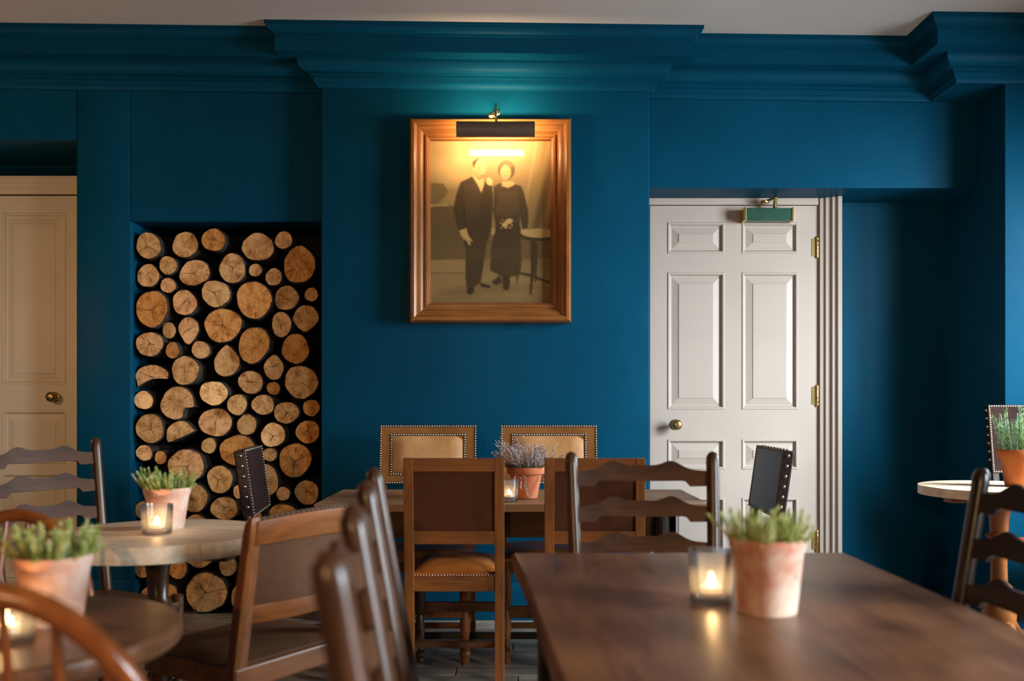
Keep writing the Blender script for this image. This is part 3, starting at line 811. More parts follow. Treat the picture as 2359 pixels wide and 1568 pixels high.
me = bpy.data.meshes.new('print'); me.from_pydata(pz, [], faces_); me.materials.append(M['sepia_print'])
ca = me.color_attributes.new('print', 'FLOAT_COLOR', 'POINT')
t_ = tone_.ravel()[:, None] ** 1.55
colr = np.concatenate([sep_lo + (sep_hi - sep_lo) * t_, np.ones((len(t_), 1))], 1)
ca.data.foreach_set('color', colr.ravel().astype(np.float32))
po = bpy.data.objects.new('print', me); COL.objects.link(po); po.parent = pic; po.location = (PX(1129, FD) - fc.x, -.014, 0.0)
tag(po, 'sepia print of a man in a long dark suit and a woman in a dark dress')

# picture light above the portrait
lx, ly, lz = PX(1142, 4.60), 4.60, PZ(295, 4.60)
pl = thing('picture_light', 'brass picture light with long bronze shade above the portrait', 'lamp', (lx, YC, PZ(262, 4.8)))
hw = 181 / F_PX * 4.60 / 2; hh = 36 / F_PX * 4.60 / 2
prof = []
for k in range(11):
    a = R(-90 + 18 * k)
    prof.append((-math.cos(a) * 0.034, math.sin(a) * hh))
vs = []; fs = []
zoff = lz - PZ(262, 4.8); yoff = ly - YC + .02
th = 0.0025
for (yy_, zz_) in prof:
    for x_ in (-hw, hw): vs.append((x_, yoff + yy_, zoff + zz_))
for (yy_, zz_) in prof:
    for x_ in (-hw + .0, hw): vs.append((x_, yoff + yy_ * .92 + .001, zoff + zz_ * .93))
n_ = len(prof)
for i in range(n_ - 1):
    fs.append((2*i, 2*i+1, 2*i+3, 2*i+2)); fs.append((2*n_+2*i, 2*n_+2*i+2, 2*n_+2*i+3, 2*n_+2*i+1))
for x_i in (0, 1):
    fs.append(tuple(2*i + x_i for i in range(n_)))
fs.append((0, 1, 2*n_+1, 2*n_)); fs.append((2*n_-2, 2*n_-1, 4*n_-1, 4*n_-2))
MB().add(vs, fs).build('lamp_shade', 'bronze_shade', pl, smooth=40)
tb = MB(); zt_ = PZ(262, 4.78) - PZ(262, 4.8)
tb.tube([(0, -.002, .02), (0, -.06, .024), (0, -.13, .024), (0, yoff - .0, zoff + hh + .024), (0.004, yoff - .030, zoff + hh + .016), (0.004, yoff - .034, zoff + hh - .012)], 0.0065, 10)
tb.lathe([(0.020, 0), (0.020, .008), (0.012, .014)], 16, Matrix.Translation((0, -.002, .02)) @ Matrix.Rotation(R(90), 4, 'X'))
tb.lathe([(0.010, 0), (0.016, .006), (0.016, .018), (0.010, .024)], 14, Matrix.Translation((-.022, yoff + .03, zoff + hh + .03)))
tb.build('bracket_arm', 'brass', pl, smooth=40)
MB().lathe([(0.006, -.14), (0.012, -.13), (0.012, .13), (0.006, .14)], 12, Matrix.Translation((0, yoff - .008, zoff)) @ Matrix.Rotation(R(90), 4, 'Y')).build('tube_bulb', 'bulb', pl, smooth=40)
al = area_light('picture_light_glow', (0, yoff + .006, zoff), (R(90), 0, 0), 0.30, 0.045, 8.0, (1.0, 0.70, 0.38))
al.parent = pl
al.rotation_euler = (R(90 + 24), 0, 0)
cb = MB().tube([(0.15, -.030, -fh/2 - .002), (0.17, -.04, -fh/2 - .012), (0.20, -.04, -fh/2 - .012), (0.22, -.03, -fh/2 + .002)], 0.003, 6)
cb.build('picture_cable', 'crack_dark', pic)

# ------------------------------------------------------------------ turned and shaped furniture parts
def turned(z0, z1, r, style=0):
    """profile of a turned leg between two heights"""
    h = z1 - z0; q = []
    if style == 0:   # bobbin and baluster
        for t, k in [(0, .62), (.03, .85), (.06, .7), (.09, 1.0), (.13, 1.0), (.15, .7), (.17, .95), (.19, .7), (.30, .78), (.45, 1.0), (.58, .75), (.62, .62), (.64, .92), (.67, .62), (.70, 1.05), (1.0, 1.05)]: q.append((r * k, z0 + h * t))
    elif style == 1:  # barley twist-like bobbins
        q.append((r * .7, z0))
        for i in range(9):
            q += [(r * .72, z0 + h * (i + .1) / 9), (r * 1.08, z0 + h * (i + .5) / 9), (r * .72, z0 + h * (i + .9) / 9)]
        q.append((r, z1))
    else:            # slender swelling spindle leg
        for t, k in [(0, .6), (.12, .75), (.3, 1.0), (.42, 1.1), (.46, .8), (.49, 1.05), (.52, .8), (.75, .9), (1, .75)]: q.append((r * k, z0 + h * t))
    return q

def slat_mesh(w_, h_, bow, th=0.010, n=34):
    vs = []; fs = []
    for i in range(n + 1):
        u = -1 + 2 * i / n
        hump = math.exp(-((abs(u) - .46) / .17) ** 2)
        top = h_ * (0.24 + 0.34 * hump + 0.20 * max(0, 1 - (u/.5)**2) - 0.10 * u**4)
        e_ = min(1, max(0, (0.70 - abs(u)) / .07)); e_ = e_ * e_ * (3 - 2 * e_)
        bot = -h_ * (0.46 - 0.24 * e_)
        yb = -bow * (1 - u * u)
        for yy_ in (yb - th/2, yb + th/2):
            vs += [(u * w_/2, yy_, bot), (u * w_/2, yy_, top)]
    for i in range(n):
        a = 4 * i; b_ = a + 4
        fs += [(a, b_, b_+1, a+1), (a+2, a+3, b_+3, b_+2), (a+1, b_+1, b_+3, a+3), (a, a+2, b_+2, b_)]
    fs += [(0, 1, 3, 2), (4*n, 4*n+2, 4*n+3, 4*n+1)]
    return MB().add(vs, fs)

def ladder_chair(label, loc, rz, wt=0.40, H=0.99, mats=('dark_wood', 'dark_wood_x'), group=None, nsl=4, fw_=.205):
    """local frame: faces +Y, origin on the floor"""
    t = thing('ladder_back_chair', label, 'chair', loc, rz, group)
    mv, mh = mats; wb = wt - 0.03; yb = -0.19; ZS = 0.45
    def post_pt(s, z):
        k = max(0, (z - ZS) / (H - ZS))
        x_ = s * (wb/2 + (wt - wb)/2 * k)
        y_ = yb - 0.095 * k if z > ZS else yb - 0.03 * (1 - z / ZS)
        return Vector((x_, y_, z))
    for s in (-1, 1):
        zs = [0, .2, .43, .47, .6, .75, .88, H - .045, H - .03, H - .014, H - .004, H]
        rs = [.017, .019, .020, .020, .0185, .018, .018, .018, .0185, .017, .011, .003]
        MB().tube([post_pt(s, z) for z in zs], rs, 14).build('back_post', mv, t, smooth=60)
        lp = [(r_, z) for r_, z in turned(0, 0.40, 0.021, 0)] + [(0.022, .41), (0.022, .478), (0.016, .482)]
        MB().lathe(lp, 14, Matrix.Translation((s * fw_, 0.19, 0))).build('front_leg', mv, t, smooth=50)
    for k in range(nsl):
        z = H - .065 - .098 * k
        a_, b_ = post_pt(-1, z), post_pt(1, z)
        o_ = slat_mesh(b_.x - a_.x - .012, 0.068, 0.022).build('back_slat', mh, t, smooth=40)
        o_.location = (0, a_.y + .002, z); o_.rotation_euler = (R(-10), 0, 0)
        o_.rotation_euler = (R(10), 0, 0)
    seat = [(-wb/2 - .012, yb - .01), (wb/2 + .012, yb - .01), (fw_ + .017, 0.205), (fw_ - .015, .218), (-fw_ + .015, .218), (-fw_ - .017, 0.205)]
    MB().prism(seat, .436, .462).build('seat', mh, t, bevel=.006)
    r_ = MB(); r_.box(-fw_ + .015, fw_ - .015, .175, .20, .385, .436); r_.box(-wb/2, wb/2, yb - .012, yb + .012, .385, .436)
    for s in (-1, 1): r_.box(-.012, .012, -.19, .185, .385, .436, T=Matrix.Translation((s * (fw_ - .010), 0, 0)) @ Matrix.Rotation(s * R(-2.5), 4, 'Z'))
    r_.build('seat_rail', mv, t)
    for z, yy_, ww_ in ((.20, .19, fw_ - .015), (.29, .19, fw_ - .015)):
        pr = [(0.007, -ww_), (0.010, -ww_*.7), (0.014, -ww_*.3), (0.018, 0), (0.014, ww_*.3), (0.010, ww_*.7), (0.007, ww_)]
        MB().lathe(pr, 12, Matrix.Translation((0, yy_, z)) @ Matrix.Rotation(R(90), 4, 'Y')).build('stretcher', mv, t, smooth=50)
    for s in (-1, 1):
        for z in (.15, .25):
            MB().tube([(s * wb/2, yb - .01, z), (s * fw_, .19, z)], [.008, .010], 10).build('stretcher', mv, t, smooth=50)
    MB().tube([(-wb/2, yb - .015, .22), (wb/2, yb - .015, .22)], .009, 10).build('stretcher', mv, t, smooth=50)
    return t

def cushion(mb, x0, x1, y0, y1, z0, th, n=12, puff=0.6):
    vs = []; fs = []
    for j in range(n + 1):
        for i in range(n + 1):
            u, v = i / n, j / n
            e_ = (1 - abs(2*u - 1)**4) * (1 - abs(2*v - 1)**4)
            vs.append((x0 + (x1 - x0) * u, y0 + (y1 - y0) * v, z0 + th * (0.25 + (1 - .25) * e_**puff)))
    for j in range(n):
        for i in range(n): fs.append((j*(n+1)+i, j*(n+1)+i+1, (j+1)*(n+1)+i+1, (j+1)*(n+1)+i))
    mb.add(vs, fs)
    mb.box(x0, x1, y0, y1, z0 - .001, z0 + th * .25)

def nail(mb, p, nrm_, r=0.0045, up=(0, 0, 1)):
    nrm_ = Vector(nrm_).normalized(); q = nrm_.to_track_quat('Z', 'Y')
    T = Matrix.Translation(p) @ q.to_matrix().to_4x4()
    mb.lathe([(r, 0), (r * .8, r * .45), (r * .35, r * .68)], 6, T, capb=False)

def nailed_chair(label, loc, rz, group=None, H=1.04, zb=0.755, w_=0.47, lea='tan_leather', bor='tan_border', frame='brown_wood', nailm='nail_metal', side_nails=False, seat='cushion_leather', flat=False):
    """leather-backed chair: padded panel in a nailed leather border; faces +Y"""
    t = thing('studded_leather_chair', label, 'chair', loc, rz, group)
    yb = -0.20; sf = .182 if flat else .215
    T = Matrix.Translation((0, yb, 0.46)) @ Matrix.Rotation(R(8), 4, 'X') @ Matrix.Translation((0, 0, -0.46))
    hw_ = w_/2
    for s in (-1, 1):
        MB().box(s*(hw_-.018)-.017, s*(hw_-.018)+.017, -.030, .004, .44, H - .01, T=T).build('back_post', frame, t, bevel=.003)
        MB().box(s*(hw_-.018)-.018, s*(hw_-.018)+.018, yb - .03, yb + .006, 0, .46).build('rear_leg', frame, t, bevel=.003)
        MB().lathe([(r_, z) for r_, z in turned(0, .38, .024, 0)] + [(.026, .385), (.026, .42)], 14, Matrix.Translation((s*(hw_-.03), sf - .027, 0))).build('front_leg', frame, t, smooth=50)
    # leather covered back slab, border and field
    bb = MB().box(-hw_, hw_, -.034, .012, zb, H, T=T).build('back_border' if not flat else 'leather_back', bor, t, bevel=.006)
    ins = .062
    mb = MB(); vs = []; fs = []; n = 10
    x0, x1, z0, z1 = -hw_ + ins, hw_ - ins, zb + ins * .82, H - ins * .82
    for j in range(n + 1):
        for i in range(n + 1):
            u, v = i / n, j / n
            e_ = (1 - abs(2*u-1)**5) * (1 - abs(2*v-1)**5)
            vs.append((x0 + (x1-x0)*u, .011 + .020 * e_**.6, z0 + (z1-z0)*v))
    for j in range(n):
        for i in range(n): fs.append((j*(n+1)+i, j*(n+1)+i+1, (j+1)*(n+1)+i+1, (j+1)*(n+1)+i))
    mb.add(vs, fs, T=T)
    if not flat: mb.build('back_pad', lea, bb, smooth=60)
    # nail rows: outer edge and round the pad
    nb_ = MB(); st = .0118
    def row_(xa, xb, za_, zb_, yy_, nr):
        k = max(1, int(math.hypot(xb - xa, zb_ - za_) / st))
        for i in range(k):
            p = T @ Vector((xa + (xb-xa)*i/k, yy_, za_ + (zb_-za_)*i/k)); nail(nb_, p, T.to_3x3() @ Vector(nr), .0050)
    bd_ = MB()
    for (i_, yy_) in ((.004, .012), (ins - .006, .013)):
        if flat and i_ > .01: break
        xo, xi = hw_ - i_ + .0055, hw_ - i_ - .0055; zo0, zo1 = zb + i_*(.82 if i_ > .01 else 1) - .0055, H - i_*(.82 if i_ > .01 else 1) + .0055
        for bxx in ((-xo, xo, zo1 - .011, zo1), (-xo, xo, zo0, zo0 + .011), (-xo, -xi, zo0 + .011, zo1 - .011), (xi, xo, zo0 + .011, zo1 - .011)): bd_.box(bxx[0], bxx[1], .010, yy_ + .0004, bxx[2], bxx[3], T=T)
        xa, xb, za_, zb_ = -hw_ + i_, hw_ - i_, zb + i_ * (.82 if i_ > .01 else 1), H - i_ * (.82 if i_ > .01 else 1)
        row_(xa, xb, zb_, zb_, yy_, (0, 1, 0)); row_(xb, xb, zb_, za_, yy_, (0, 1, 0)); row_(xb, xa, za_, za_, yy_, (0, 1, 0)); row_(xa, xa, za_, zb_, yy_, (0, 1, 0))
    bd_.build('trim_band', 'crack_dark', bb)
    o_ = nb_.build('nailhead_trim', nailm, bb, smooth=60); o_['kind'] = 'stuff'
    if side_nails:
        for s in (-1, 1):
            for k in range(7):
                nn = MB(); z = H - .022 - k * .042
                nail(nn, T @ Vector((s * hw_, -.010, z)), T.to_3x3() @ Vector((s, 0, 0)), .0085)
                nn.build('side_stud', nailm, bb, smooth=60)
        for k in range(9):
            nn = MB(); nail(nn, T @ Vector((-hw_ + .02 + k * (w_ - .04) / 8, -.01, H)), T.to_3x3() @ Vector((0, 0, 1)), .0075)
            nn.build('top_stud', nailm, bb, smooth=60)
    r_ = MB(); r_.box(-hw_, hw_, yb - .02, sf - .005, .40, .455); r_.build('seat_rail', frame, t, bevel=.004)
    mb = MB(); cushion(mb, -hw_ - .002, hw_ + .002, yb + .01, sf, .452, .045); mb.build('seat_cushion', seat, t, smooth=50)
    for s in (-1, 1): MB().box(s*(hw_-.03)-.011, s*(hw_-.03)+.011, yb, sf-.025, .10, .135).build('stretcher', frame, t, bevel=.002)
    MB().box(-hw_+.03, hw_-.03, -.02, .002, .105, .130).build('stretcher', frame, t, bevel=.002)
    MB().box(-hw_+.03, hw_-.03, sf - .037, sf - .013, .20, .25).build('stretcher', frame, t, bevel=.002)
    return t

def oak_panel_chair(label, loc, rz, group=None):
    """square oak frame, brown leather panel seen from behind, tan leather seat; faces +Y"""
    t = thing('oak_dining_chair', label, 'chair', loc, rz, group)
    hw_ = .1925; H = .93; yb = -.20
    Tm = Matrix.Translation((0, yb, .47)) @ Matrix.Rotation(R(4), 4, 'X') @ Matrix.Translation((0, 0, -.47))
    for s in (-1, 1):
        mb = MB(); mb.box(s*(hw_-.0185)-.0185, s*(hw_-.0185)+.0185, -.018, .018, .47, H, T=Tm); mb.box(s*(hw_-.0185)-.0185, s*(hw_-.0185)+.0185, yb-.018, yb+.018, 0, .47)
        mb.build('back_post', 'brown_wood', t, bevel=.002)
        MB().lathe([(r_, z) for r_, z in turned(.03, .36, .022, 0)] + [(.024, .37), (.024, .44)], 14, Matrix.Translation((s*(hw_-.02), .19, 0))).build('front_leg', 'dark_wood', t, smooth=50)
    MB().box(-hw_+.037, hw_-.037, -.016, .016, H-.05, H-.001, T=Tm).build('top_rail', 'brown_wood_x', t, bevel=.002)
    MB().box(-hw_+.037, hw_-.037, -.016, .016, .60, .65, T=Tm).build('lower_rail', 'brown_wood_x', t, bevel=.002)
    MB().box(-hw_+.037, hw_-.037, -.006, .010, .65, H-.05, T=Tm).build('leather_back', 'brown_leather', t)
    MB().box(-hw_+.03, hw_-.03, yb-.014, .205, .415, .475).build('seat_rail', 'brown_wood_x', t, bevel=.003)
    mb = MB(); cushion(mb, -hw_+.034, hw_-.034, yb+.004, .21, .475, .040); mb.build('seat_cushion', 'cushion_leather', t, smooth=50)
    nb_ = MB()
    for k in range(28): nail(nb_, (-hw_+.04 + k*(2*hw_-.08)/27, yb-.0145, .478), (0, -1, 0), .003)
    o_ = nb_.build('nailhead_trim', 'dark_nail', t); o_['kind'] = 'stuff'
    for s in (-1, 1): MB().box(s*(hw_-.02)-.011, s*(hw_-.02)+.011, yb, .19, .14, .175).build('stretcher', 'dark_wood', t, bevel=.002)
    MB().box(-hw_+.03, hw_-.03, -.012, .012, .145, .170).build('stretcher', 'dark_wood_x', t, bevel=.002)
    MB().box(-hw_+.03, hw_-.03, .178, .202, .25, .29).build('stretcher', 'dark_wood_x', t, bevel=.002)
    return t

def leather_back_chair(label, loc, rz):
    """low brown chair with a curved studded top rail and leather back; faces +Y"""
    t = thing('leather_back_chair', label, 'chair', loc, rz)
    H = .845; w_ = .44; hw_ = w_/2; yb = -.18; lean = .085
    def pt(s, z):
        k = max(0, (z - .44) / (H - .44)); return Vector((s * (hw_ + .015 * k - .02), yb - lean * k, z))
    for s in (-1, 1):
        vs = []; fs = []
        zs = [0, .2, .44, .6, .75, H - .05, H - .02, H]
        hs = [.019, .021, .023, .022, .020, .020, .018, .012]
        for z, h in zip(zs, hs):
            p = pt(s, z); yo = -.03 * (1 - z/.44) if z < .44 else 0
            vs += [(p.x - h, p.y - h*.75 + yo, z), (p.x + h, p.y - h*.75 + yo, z), (p.x + h, p.y + h*.75 + yo, z), (p.x - h, p.y + h*.75 + yo, z)]
        for i in range(len(zs) - 1):
            for k in range(4): fs.append((4*i+k, 4*i+(k+1)%4, 4*i+4+(k+1)%4, 4*i+4+k))
        fs += [(3,2,1,0), tuple(len(vs)-4+k for k in range(4))]
        MB().add(vs, fs).build('back_post', 'brown_wood', t, bevel=.005, smooth=40)
        MB().lathe([(r_, z) for r_, z in turned(0, .36, .022, 0)] + [(.024, .37), (.024, .40)], 14, Matrix.Translation((s*(hw_-.03), .155, 0))).build('front_leg', 'brown_wood', t, smooth=50)
    def curved(z0, z1, th, x_in, arch, mat, name, off=0.0):
        n = 14; vs = []; fs = []
        for i in range(n + 1):
            u = -1 + 2*i/n
            for yy_ in (-th/2, th/2):
                for z, ar in ((z0, 0 if name != 'top_rail' else arch*.5), (z1, arch)):
                    k = (z - .44) / (H - .44)
                    vs.append((u * (hw_ - x_in), yb - lean*k - .03*(1-u*u) + yy_ + off, z + ar*(1-u*u)))
        for i in range(n):
            a = 4*i; b_ = a+4
            fs += [(a, a+1, b_+1, b_), (a+2, b_+2, b_+3, a+3), (a+1, a+3, b_+3, b_+1), (a, b_, b_+2, a+2)]
        fs += [(0,2,3,1), (4*n, 4*n+1, 4*n+3, 4*n+2)]
        return MB().add(vs, fs).build(name, mat, t, smooth=40, bevel=.003 if th > .02 else 0)
    tr_ = curved(H-.075, H-.012, .034, .006, .014, 'brown_wood_x', 'top_rail')
    curved(.56, .61, .026, .03, .0, 'brown_wood_x', 'lower_rail')
    curved(.60, H-.05, .012, .03, .0, 'grey_brown_leather', 'leather_back')
    nb_ = MB()
    for k in range(26):
        u = -1 + 2*(k+.5)/26
        nail(nb_, (u*(hw_-.012), yb - lean*.97 - .03*(1-u*u), H - .0105 + .014*(1-u*u)), (0, 0, 1), .0085)
    o_ = nb_.build('nailhead_trim', 'nail_metal', tr_, smooth=60); o_['kind'] = 'stuff'
    mb = MB(); cushion(mb, -hw_, hw_, yb + .0, .185, .445, .028); mb.build('seat_pad', 'grey_brown_leather', t, smooth=50)
    MB().box(-hw_, hw_, yb-.02, .182, .385, .446).build('seat_rail', 'brown_wood_x', t, bevel=.006)
    for s in (-1, 1): MB().box(s*(hw_-.02)-.010, s*(hw_-.02)+.010, yb, .19, .14, .17).build('stretcher', 'brown_wood', t, bevel=.002)
    MB().box(-hw_+.03, hw_-.03, .0, .02, .145, .168).build('stretcher', 'brown_wood_x', t, bevel=.002)
    return t

def windsor_chair(label, loc, rz, H=.90, a=.20, mat='windsor_wood'):
    """hoop-back Windsor: bent hoop, spindles, saddle seat, splayed turned legs; faces +Y"""
    t = thing('hoop_back_chair', label, 'chair', loc, rz, 'hoop-back chairs at the dark round table')
    zc = .60; b_ = H - zc; yb = -.17
    def hp(ang):
        x_, z_ = a * math.cos(ang), zc + b_ * math.sin(ang)
        return Vector((x_, yb - .10 * (z_ - .44) / (H - .44), z_))
    pts = [Vector((a * .93, yb - .005, .44))] + [hp(R(-4 + k * (188 / 28))) for k in range(29)] + [Vector((-a * .93, yb - .005, .44))]
    MB().tube(pts, [.013] + [.0145] * 29 + [.013], 14).build('hoop', mat, t, smooth=60)
    for k in range(6):
        u = -1 + 2 * (k + .5) / 6
        top = hp(math.acos(u * .78)); bot = Vector((u * a * .78, yb + .02 * 0 - .002, .445))
        mid = (top + bot) / 2
        MB().tube([bot, bot.lerp(top, .3), bot.lerp(top, .5), bot.lerp(top, .8), top], [.0065, .0085, .0090, .0070, .0055], 8).build('spindle', mat, t, smooth=60)
    poly_ = []
    for k in range(36):
        q = 2 * PI * k / 36; x_, y_ = math.cos(q), math.sin(q)
        poly_.append((.215 * math.copysign(abs(x_)**.75, x_), .21 * math.copysign(abs(y_)**.8, y_) * (1 if y_ > 0 else .96)))
    MB().prism(poly_, .412, .450).build('seat', mat, t, bevel=.010, bseg=3, smooth=50)
    feet = []
    for sx in (-1, 1):
        for sy in (-1, 1):
            tp = Vector((sx * .13, sy * .13, .415)); bt = Vector((sx * .20, sy * .20, 0)); feet.append((tp, bt))
            ax = (tp - bt); q = ax.to_track_quat('Z', 'Y').to_matrix().to_4x4()
            MB().lathe(turned(0, ax.length, .019, 2), 12, Matrix.Translation(bt) @ q).build('leg', mat, t, smooth=50)
    for (i, j) in ((0, 1), (2, 3)):
        p0 = feet[i][0].lerp(feet[i][1], .6); p1 = feet[j][0].lerp(feet[j][1], .6)
        MB().tube([p0, p0.lerp(p1, .5), p1], [.008, .013, .008], 10).build('stretcher', mat, t, smooth=50)
    p0 = (feet[0][0].lerp(feet[0][1], .6) + feet[1][0].lerp(feet[1][1], .6)) / 2; p1 = (feet[2][0].lerp(feet[2][1], .6) + feet[3][0].lerp(feet[3][1], .6)) / 2
    MB().tube([p0, p0.lerp(p1, .5), p1], [.008, .013, .008], 10).build('stretcher', mat, t, smooth=50)
    return t

# ------------------------------------------------------------------ tables
# near refectory table
ZT1 = .755
t1 = thing('refectory_table', 'long dark brown timber table with candle and weathered potted plant', 'table', (.42, 1.45, 0))
top = [(0.0 - .42, 2.300 - 1.45), (.012 - .42, 2.305 - 1.45), (.832 - .42, 2.31 - 1.45), (.842 - .42, 2.30 - 1.45), (.838 - .42, 1.45 - 1.45), (.842 - .42, .60 - 1.45), (.10 - .42, .60 - 1.45), (.068 - .42, 1.20 - 1.45), (.046 - .42, 1.6 - 1.45), (.024 - .42, 2.0 - 1.45)]
MB().prism(top, ZT1 - .042, ZT1).build('table_top', 'refectory_top', t1, bevel=.006, bseg=3, smooth=40)
pA, pB = (1283, 1283), (1292, 1314)
def on_top(q): d_ = F_PX * (CAMZ - ZT1) / (q[1] - HY); return Vector((PX(q[0], d_) - .42, d_ - 1.45, ZT1 + .0006))
a_, b_ = on_top(pA), on_top(pB)
MB().add([a_ + Vector((-.004, 0, 0)), a_ + Vector((.004, 0, 0)), b_ + Vector((.001, 0, 0)), b_ + Vector((-.001, 0, 0))], [(0, 1, 2, 3)]).build('split', 'crack_dark', t1)
ap = MB(); ap.box(-.30, .34, .68, .71, .62, ZT1 - .042); ap.box(-.30, .34, -.72, -.69, .62, ZT1 - .042)
ap.box(-.315, -.29, -.70, .69, .62, ZT1 - .042, ); ap.box(.33, .355, -.70, .69, .62, ZT1 - .042)
ap.build('apron', 'dark_wood_x', t1)
for sx in (-.32, .335):
    for sy in (-.70, .79):
        MB().lathe([(.036, 0), (.036, .03), (.028, .06)] + turned(.08, .56, .036, 0) + [(.04, .57), (.04, ZT1 - .05)], 18, Matrix.Translation((sx, sy, 0))).build('leg', 'dark_wood', t1, smooth=45)
st_ = MB(); st_.box(-.03, .06, -.70, .79, .085, .115); st_.box(-.32, .335, -.72, -.68, .08, .12); st_.box(-.32, .335, .77, .81, .08, .12)
st_.build('stretcher', 'dark_wood', t1)

# far planked table under the portrait
ZT4 = .740
t4 = thing('plank_table', 'dining table with weathered plank top in front of the chimney breast', 'table', (0, 3.95, 0))
nb = 6; dep = .64
for k in range(nb):
    y0 = -.32 + k * dep / nb
    MB().box(-.79, .79, y0 + .0015, y0 + dep / nb - .0015, ZT4 - .034, ZT4 + random.uniform(-.0015, .0015)).build('plank', 'far_table_top', t4, bevel=.003)
ap = MB(); ap.box(-.66, .66, -.28, -.255, .60, ZT4 - .034); ap.box(-.66, .66, .255, .28, .60, ZT4 - .034); ap.box(-.66, -.635, -.28, .28, .60, ZT4 - .034); ap.box(.635, .66, -.28, .28, .60, ZT4 - .034)
ap.build('apron', 'dark_wood_x', t4)
for sx in (-.695, .60):
    for sy in (-.283, .283):
        MB().lathe([(.028, 0), (.031, .03), (.024, .07)] + turned(.08, .56, .029, 0) + [(.032, .57), (.032, ZT4 - .04)], 18, Matrix.Translation((sx, sy, 0))).build('leg', 'black_wood', t4, smooth=45)
MB().box(-.695, .60, .275, .291, .05, .08).build('stretcher', 'black_wood_x', t4)

def round_table(label, loc, r, z, mtop, medge, mleg, planks, rot=0.0, thick=.046, ped_r=.034):
    t = thing('round_table', label, 'table', loc, rot)
    if planks:
        wk = 2 * r / planks
        for k in range(planks):
            y0, y1 = -r + k * wk + .0006, -r + (k + 1) * wk - .0006
            lo, hi = [], []
            m_ = 14
            for i in range(m_ + 1):
                yy_ = y0 + (y1 - y0) * i / m_
                hi.append((math.sqrt(max(0, r*r - yy_*yy_)), yy_)); lo.append((-math.sqrt(max(0, r*r - yy_*yy_)), yy_))
            pol = hi + lo[::-1]
            if abs(y0) > r * .999: pol = hi[1:] + lo[::-1][:-1]
            if abs(y1) > r * .999: pol = hi[:-1] + lo[::-1][1:]
            MB().prism(pol, z - thick, z + random.uniform(-.0006, .0006)).build('plank', mtop, t, bevel=.0008, bseg=1)
    else:
        pr = [(r * .96, z - thick), (r * .99, z - thick * .8), (r, z - thick * .45), (r * .992, z - thick * .12), (r * .975, z)]
        MB().lathe(pr, 72, None).build('table_top', mtop, t, smooth=35)
    MB().box(-r * .75, r * .75, -.03, .03, z - thick - .03, z - thick).build('bearer', mleg, t, bevel=.004)
    q = ped_r
    pr = [(q*1.0, .10), (q*1.5, .14), (q*1.6, .20), (q*1.2, .26), (q*.8, .30), (q*1.25, .32), (q*.8, .34), (q*.75, .44), (q*.85, .50), (q*1.25, .515), (q*.9, .53), (q*1.3, .545), (q*.85, .565), (q*.9, .62), (q*1.1, .665), (q*2.0, .69), (q*2.1, z - thick - .03)]
    MB().lathe(pr, 20).build('pedestal', mleg, t, smooth=40)
    for k in range(3):
        a = 2*PI*k/3 + .4
        pts = [(math.cos(a)*x_, math.sin(a)*x_, z_) for x_, z_ in ((.02, .16), (.09, .15), (.17, .075), (.235, .020), (.265, .016))]
        MB().tube(pts, [.026, .024, .019, .016, .015], 10).build('foot', mleg, t, smooth=50)
    return t
T2 = round_table('pale scrubbed plank round table beside the log niche', (-1.045, 2.69, 0), .315, .755, 'pale_plank', 'pale_edge', 'dark_wood', 5, R(-12))
T3 = round_table('dark brown polished round table between two hoop-back chairs', (-.865, 1.545, 0), .29, .745, 'refectory_top', None, 'dark_wood', 0, R(75), .038)
T5 = round_table('pale round table by the bright blue pier', (2.19, 4.10, 0), .335, .770, 'pale_plank', 'pale_edge', 'brown_wood', 5, R(8), .040, .045)

# ------------------------------------------------------------------ chairs
ladder_chair('brown ladder-back chair at the far end of the dark refectory table', (.371, 2.285, 0), PI + R(1), .40, .998)
ladder_chair('grey-brown ladder-back chair in front of the warm cream door', (-1.42, 3.06, 0), math.atan2(-.55, .83) - PI/2, .40, 1.012)
lab3 = ['brown ladder-back chair at the hoop-back chair end of the row along refectory table', 'brown ladder-back chair in the middle of the row along refectory table', 'brown ladder-back chair at the oak chair end of the row along refectory table']
for k, (yy_, xt) in enumerate(((1.0, -.190), (1.4, -.237), (1.8, -.283))):
    ladder_chair(lab3[k], (xt + .285, yy_ + .03, 0), -PI/2 + R(6.5), .352, .992, group='ladder-back chairs in a row at the refectory table', fw_=.168)
ladder_chair('near-black ladder-back chair between the refectory table and the blue pier', (.748, 1.80, 0), PI/2, .40, .99, ('black_wood', 'black_wood_x'))

nailed_chair('tan studded leather chair against the wall below the portrait', (-.411, 4.20, 0), PI, 'tan studded chairs by the chimney breast')
nailed_chair('tan studded leather chair against the wall behind the heather pot', (.18, 4.20, 0), PI, 'tan studded chairs by the chimney breast')
nailed_chair('dark studded leather chair at the table end in front of the logs', (-.855, 3.95, 0), -PI/2 + R(7), None, .955, .68, .46, 'dark_leather', 'dark_leather', 'black_wood', 'dark_nail', True, 'dark_leather', True)
nailed_chair('black studded leather chair at the table end in front of white door', (.850, 3.93, 0), PI/2 - R(2), None, .955, .68, .46, 'dark_leather', 'dark_leather', 'black_wood', 'dark_nail', True, 'dark_leather', True)
nailed_chair('tall dark studded chair with red seat behind the rosemary', (2.63, 4.33, 0), PI, None, 1.14, .80, .44, 'matt_dark_leather', 'matt_dark_leather', 'black_wood', 'nail_metal', True, 'red_leather', True)
oak_panel_chair('oak chair with brown leather back panel, seen from behind, clear of others', (-.222, 3.72, 0), 0, 'oak chairs at the plank table')
oak_panel_chair('oak chair with brown leather back panel, partly behind a ladder-back', (.317, 3.72, 0), 0, 'oak chairs at the plank table')
fx, fy = -.84, .55
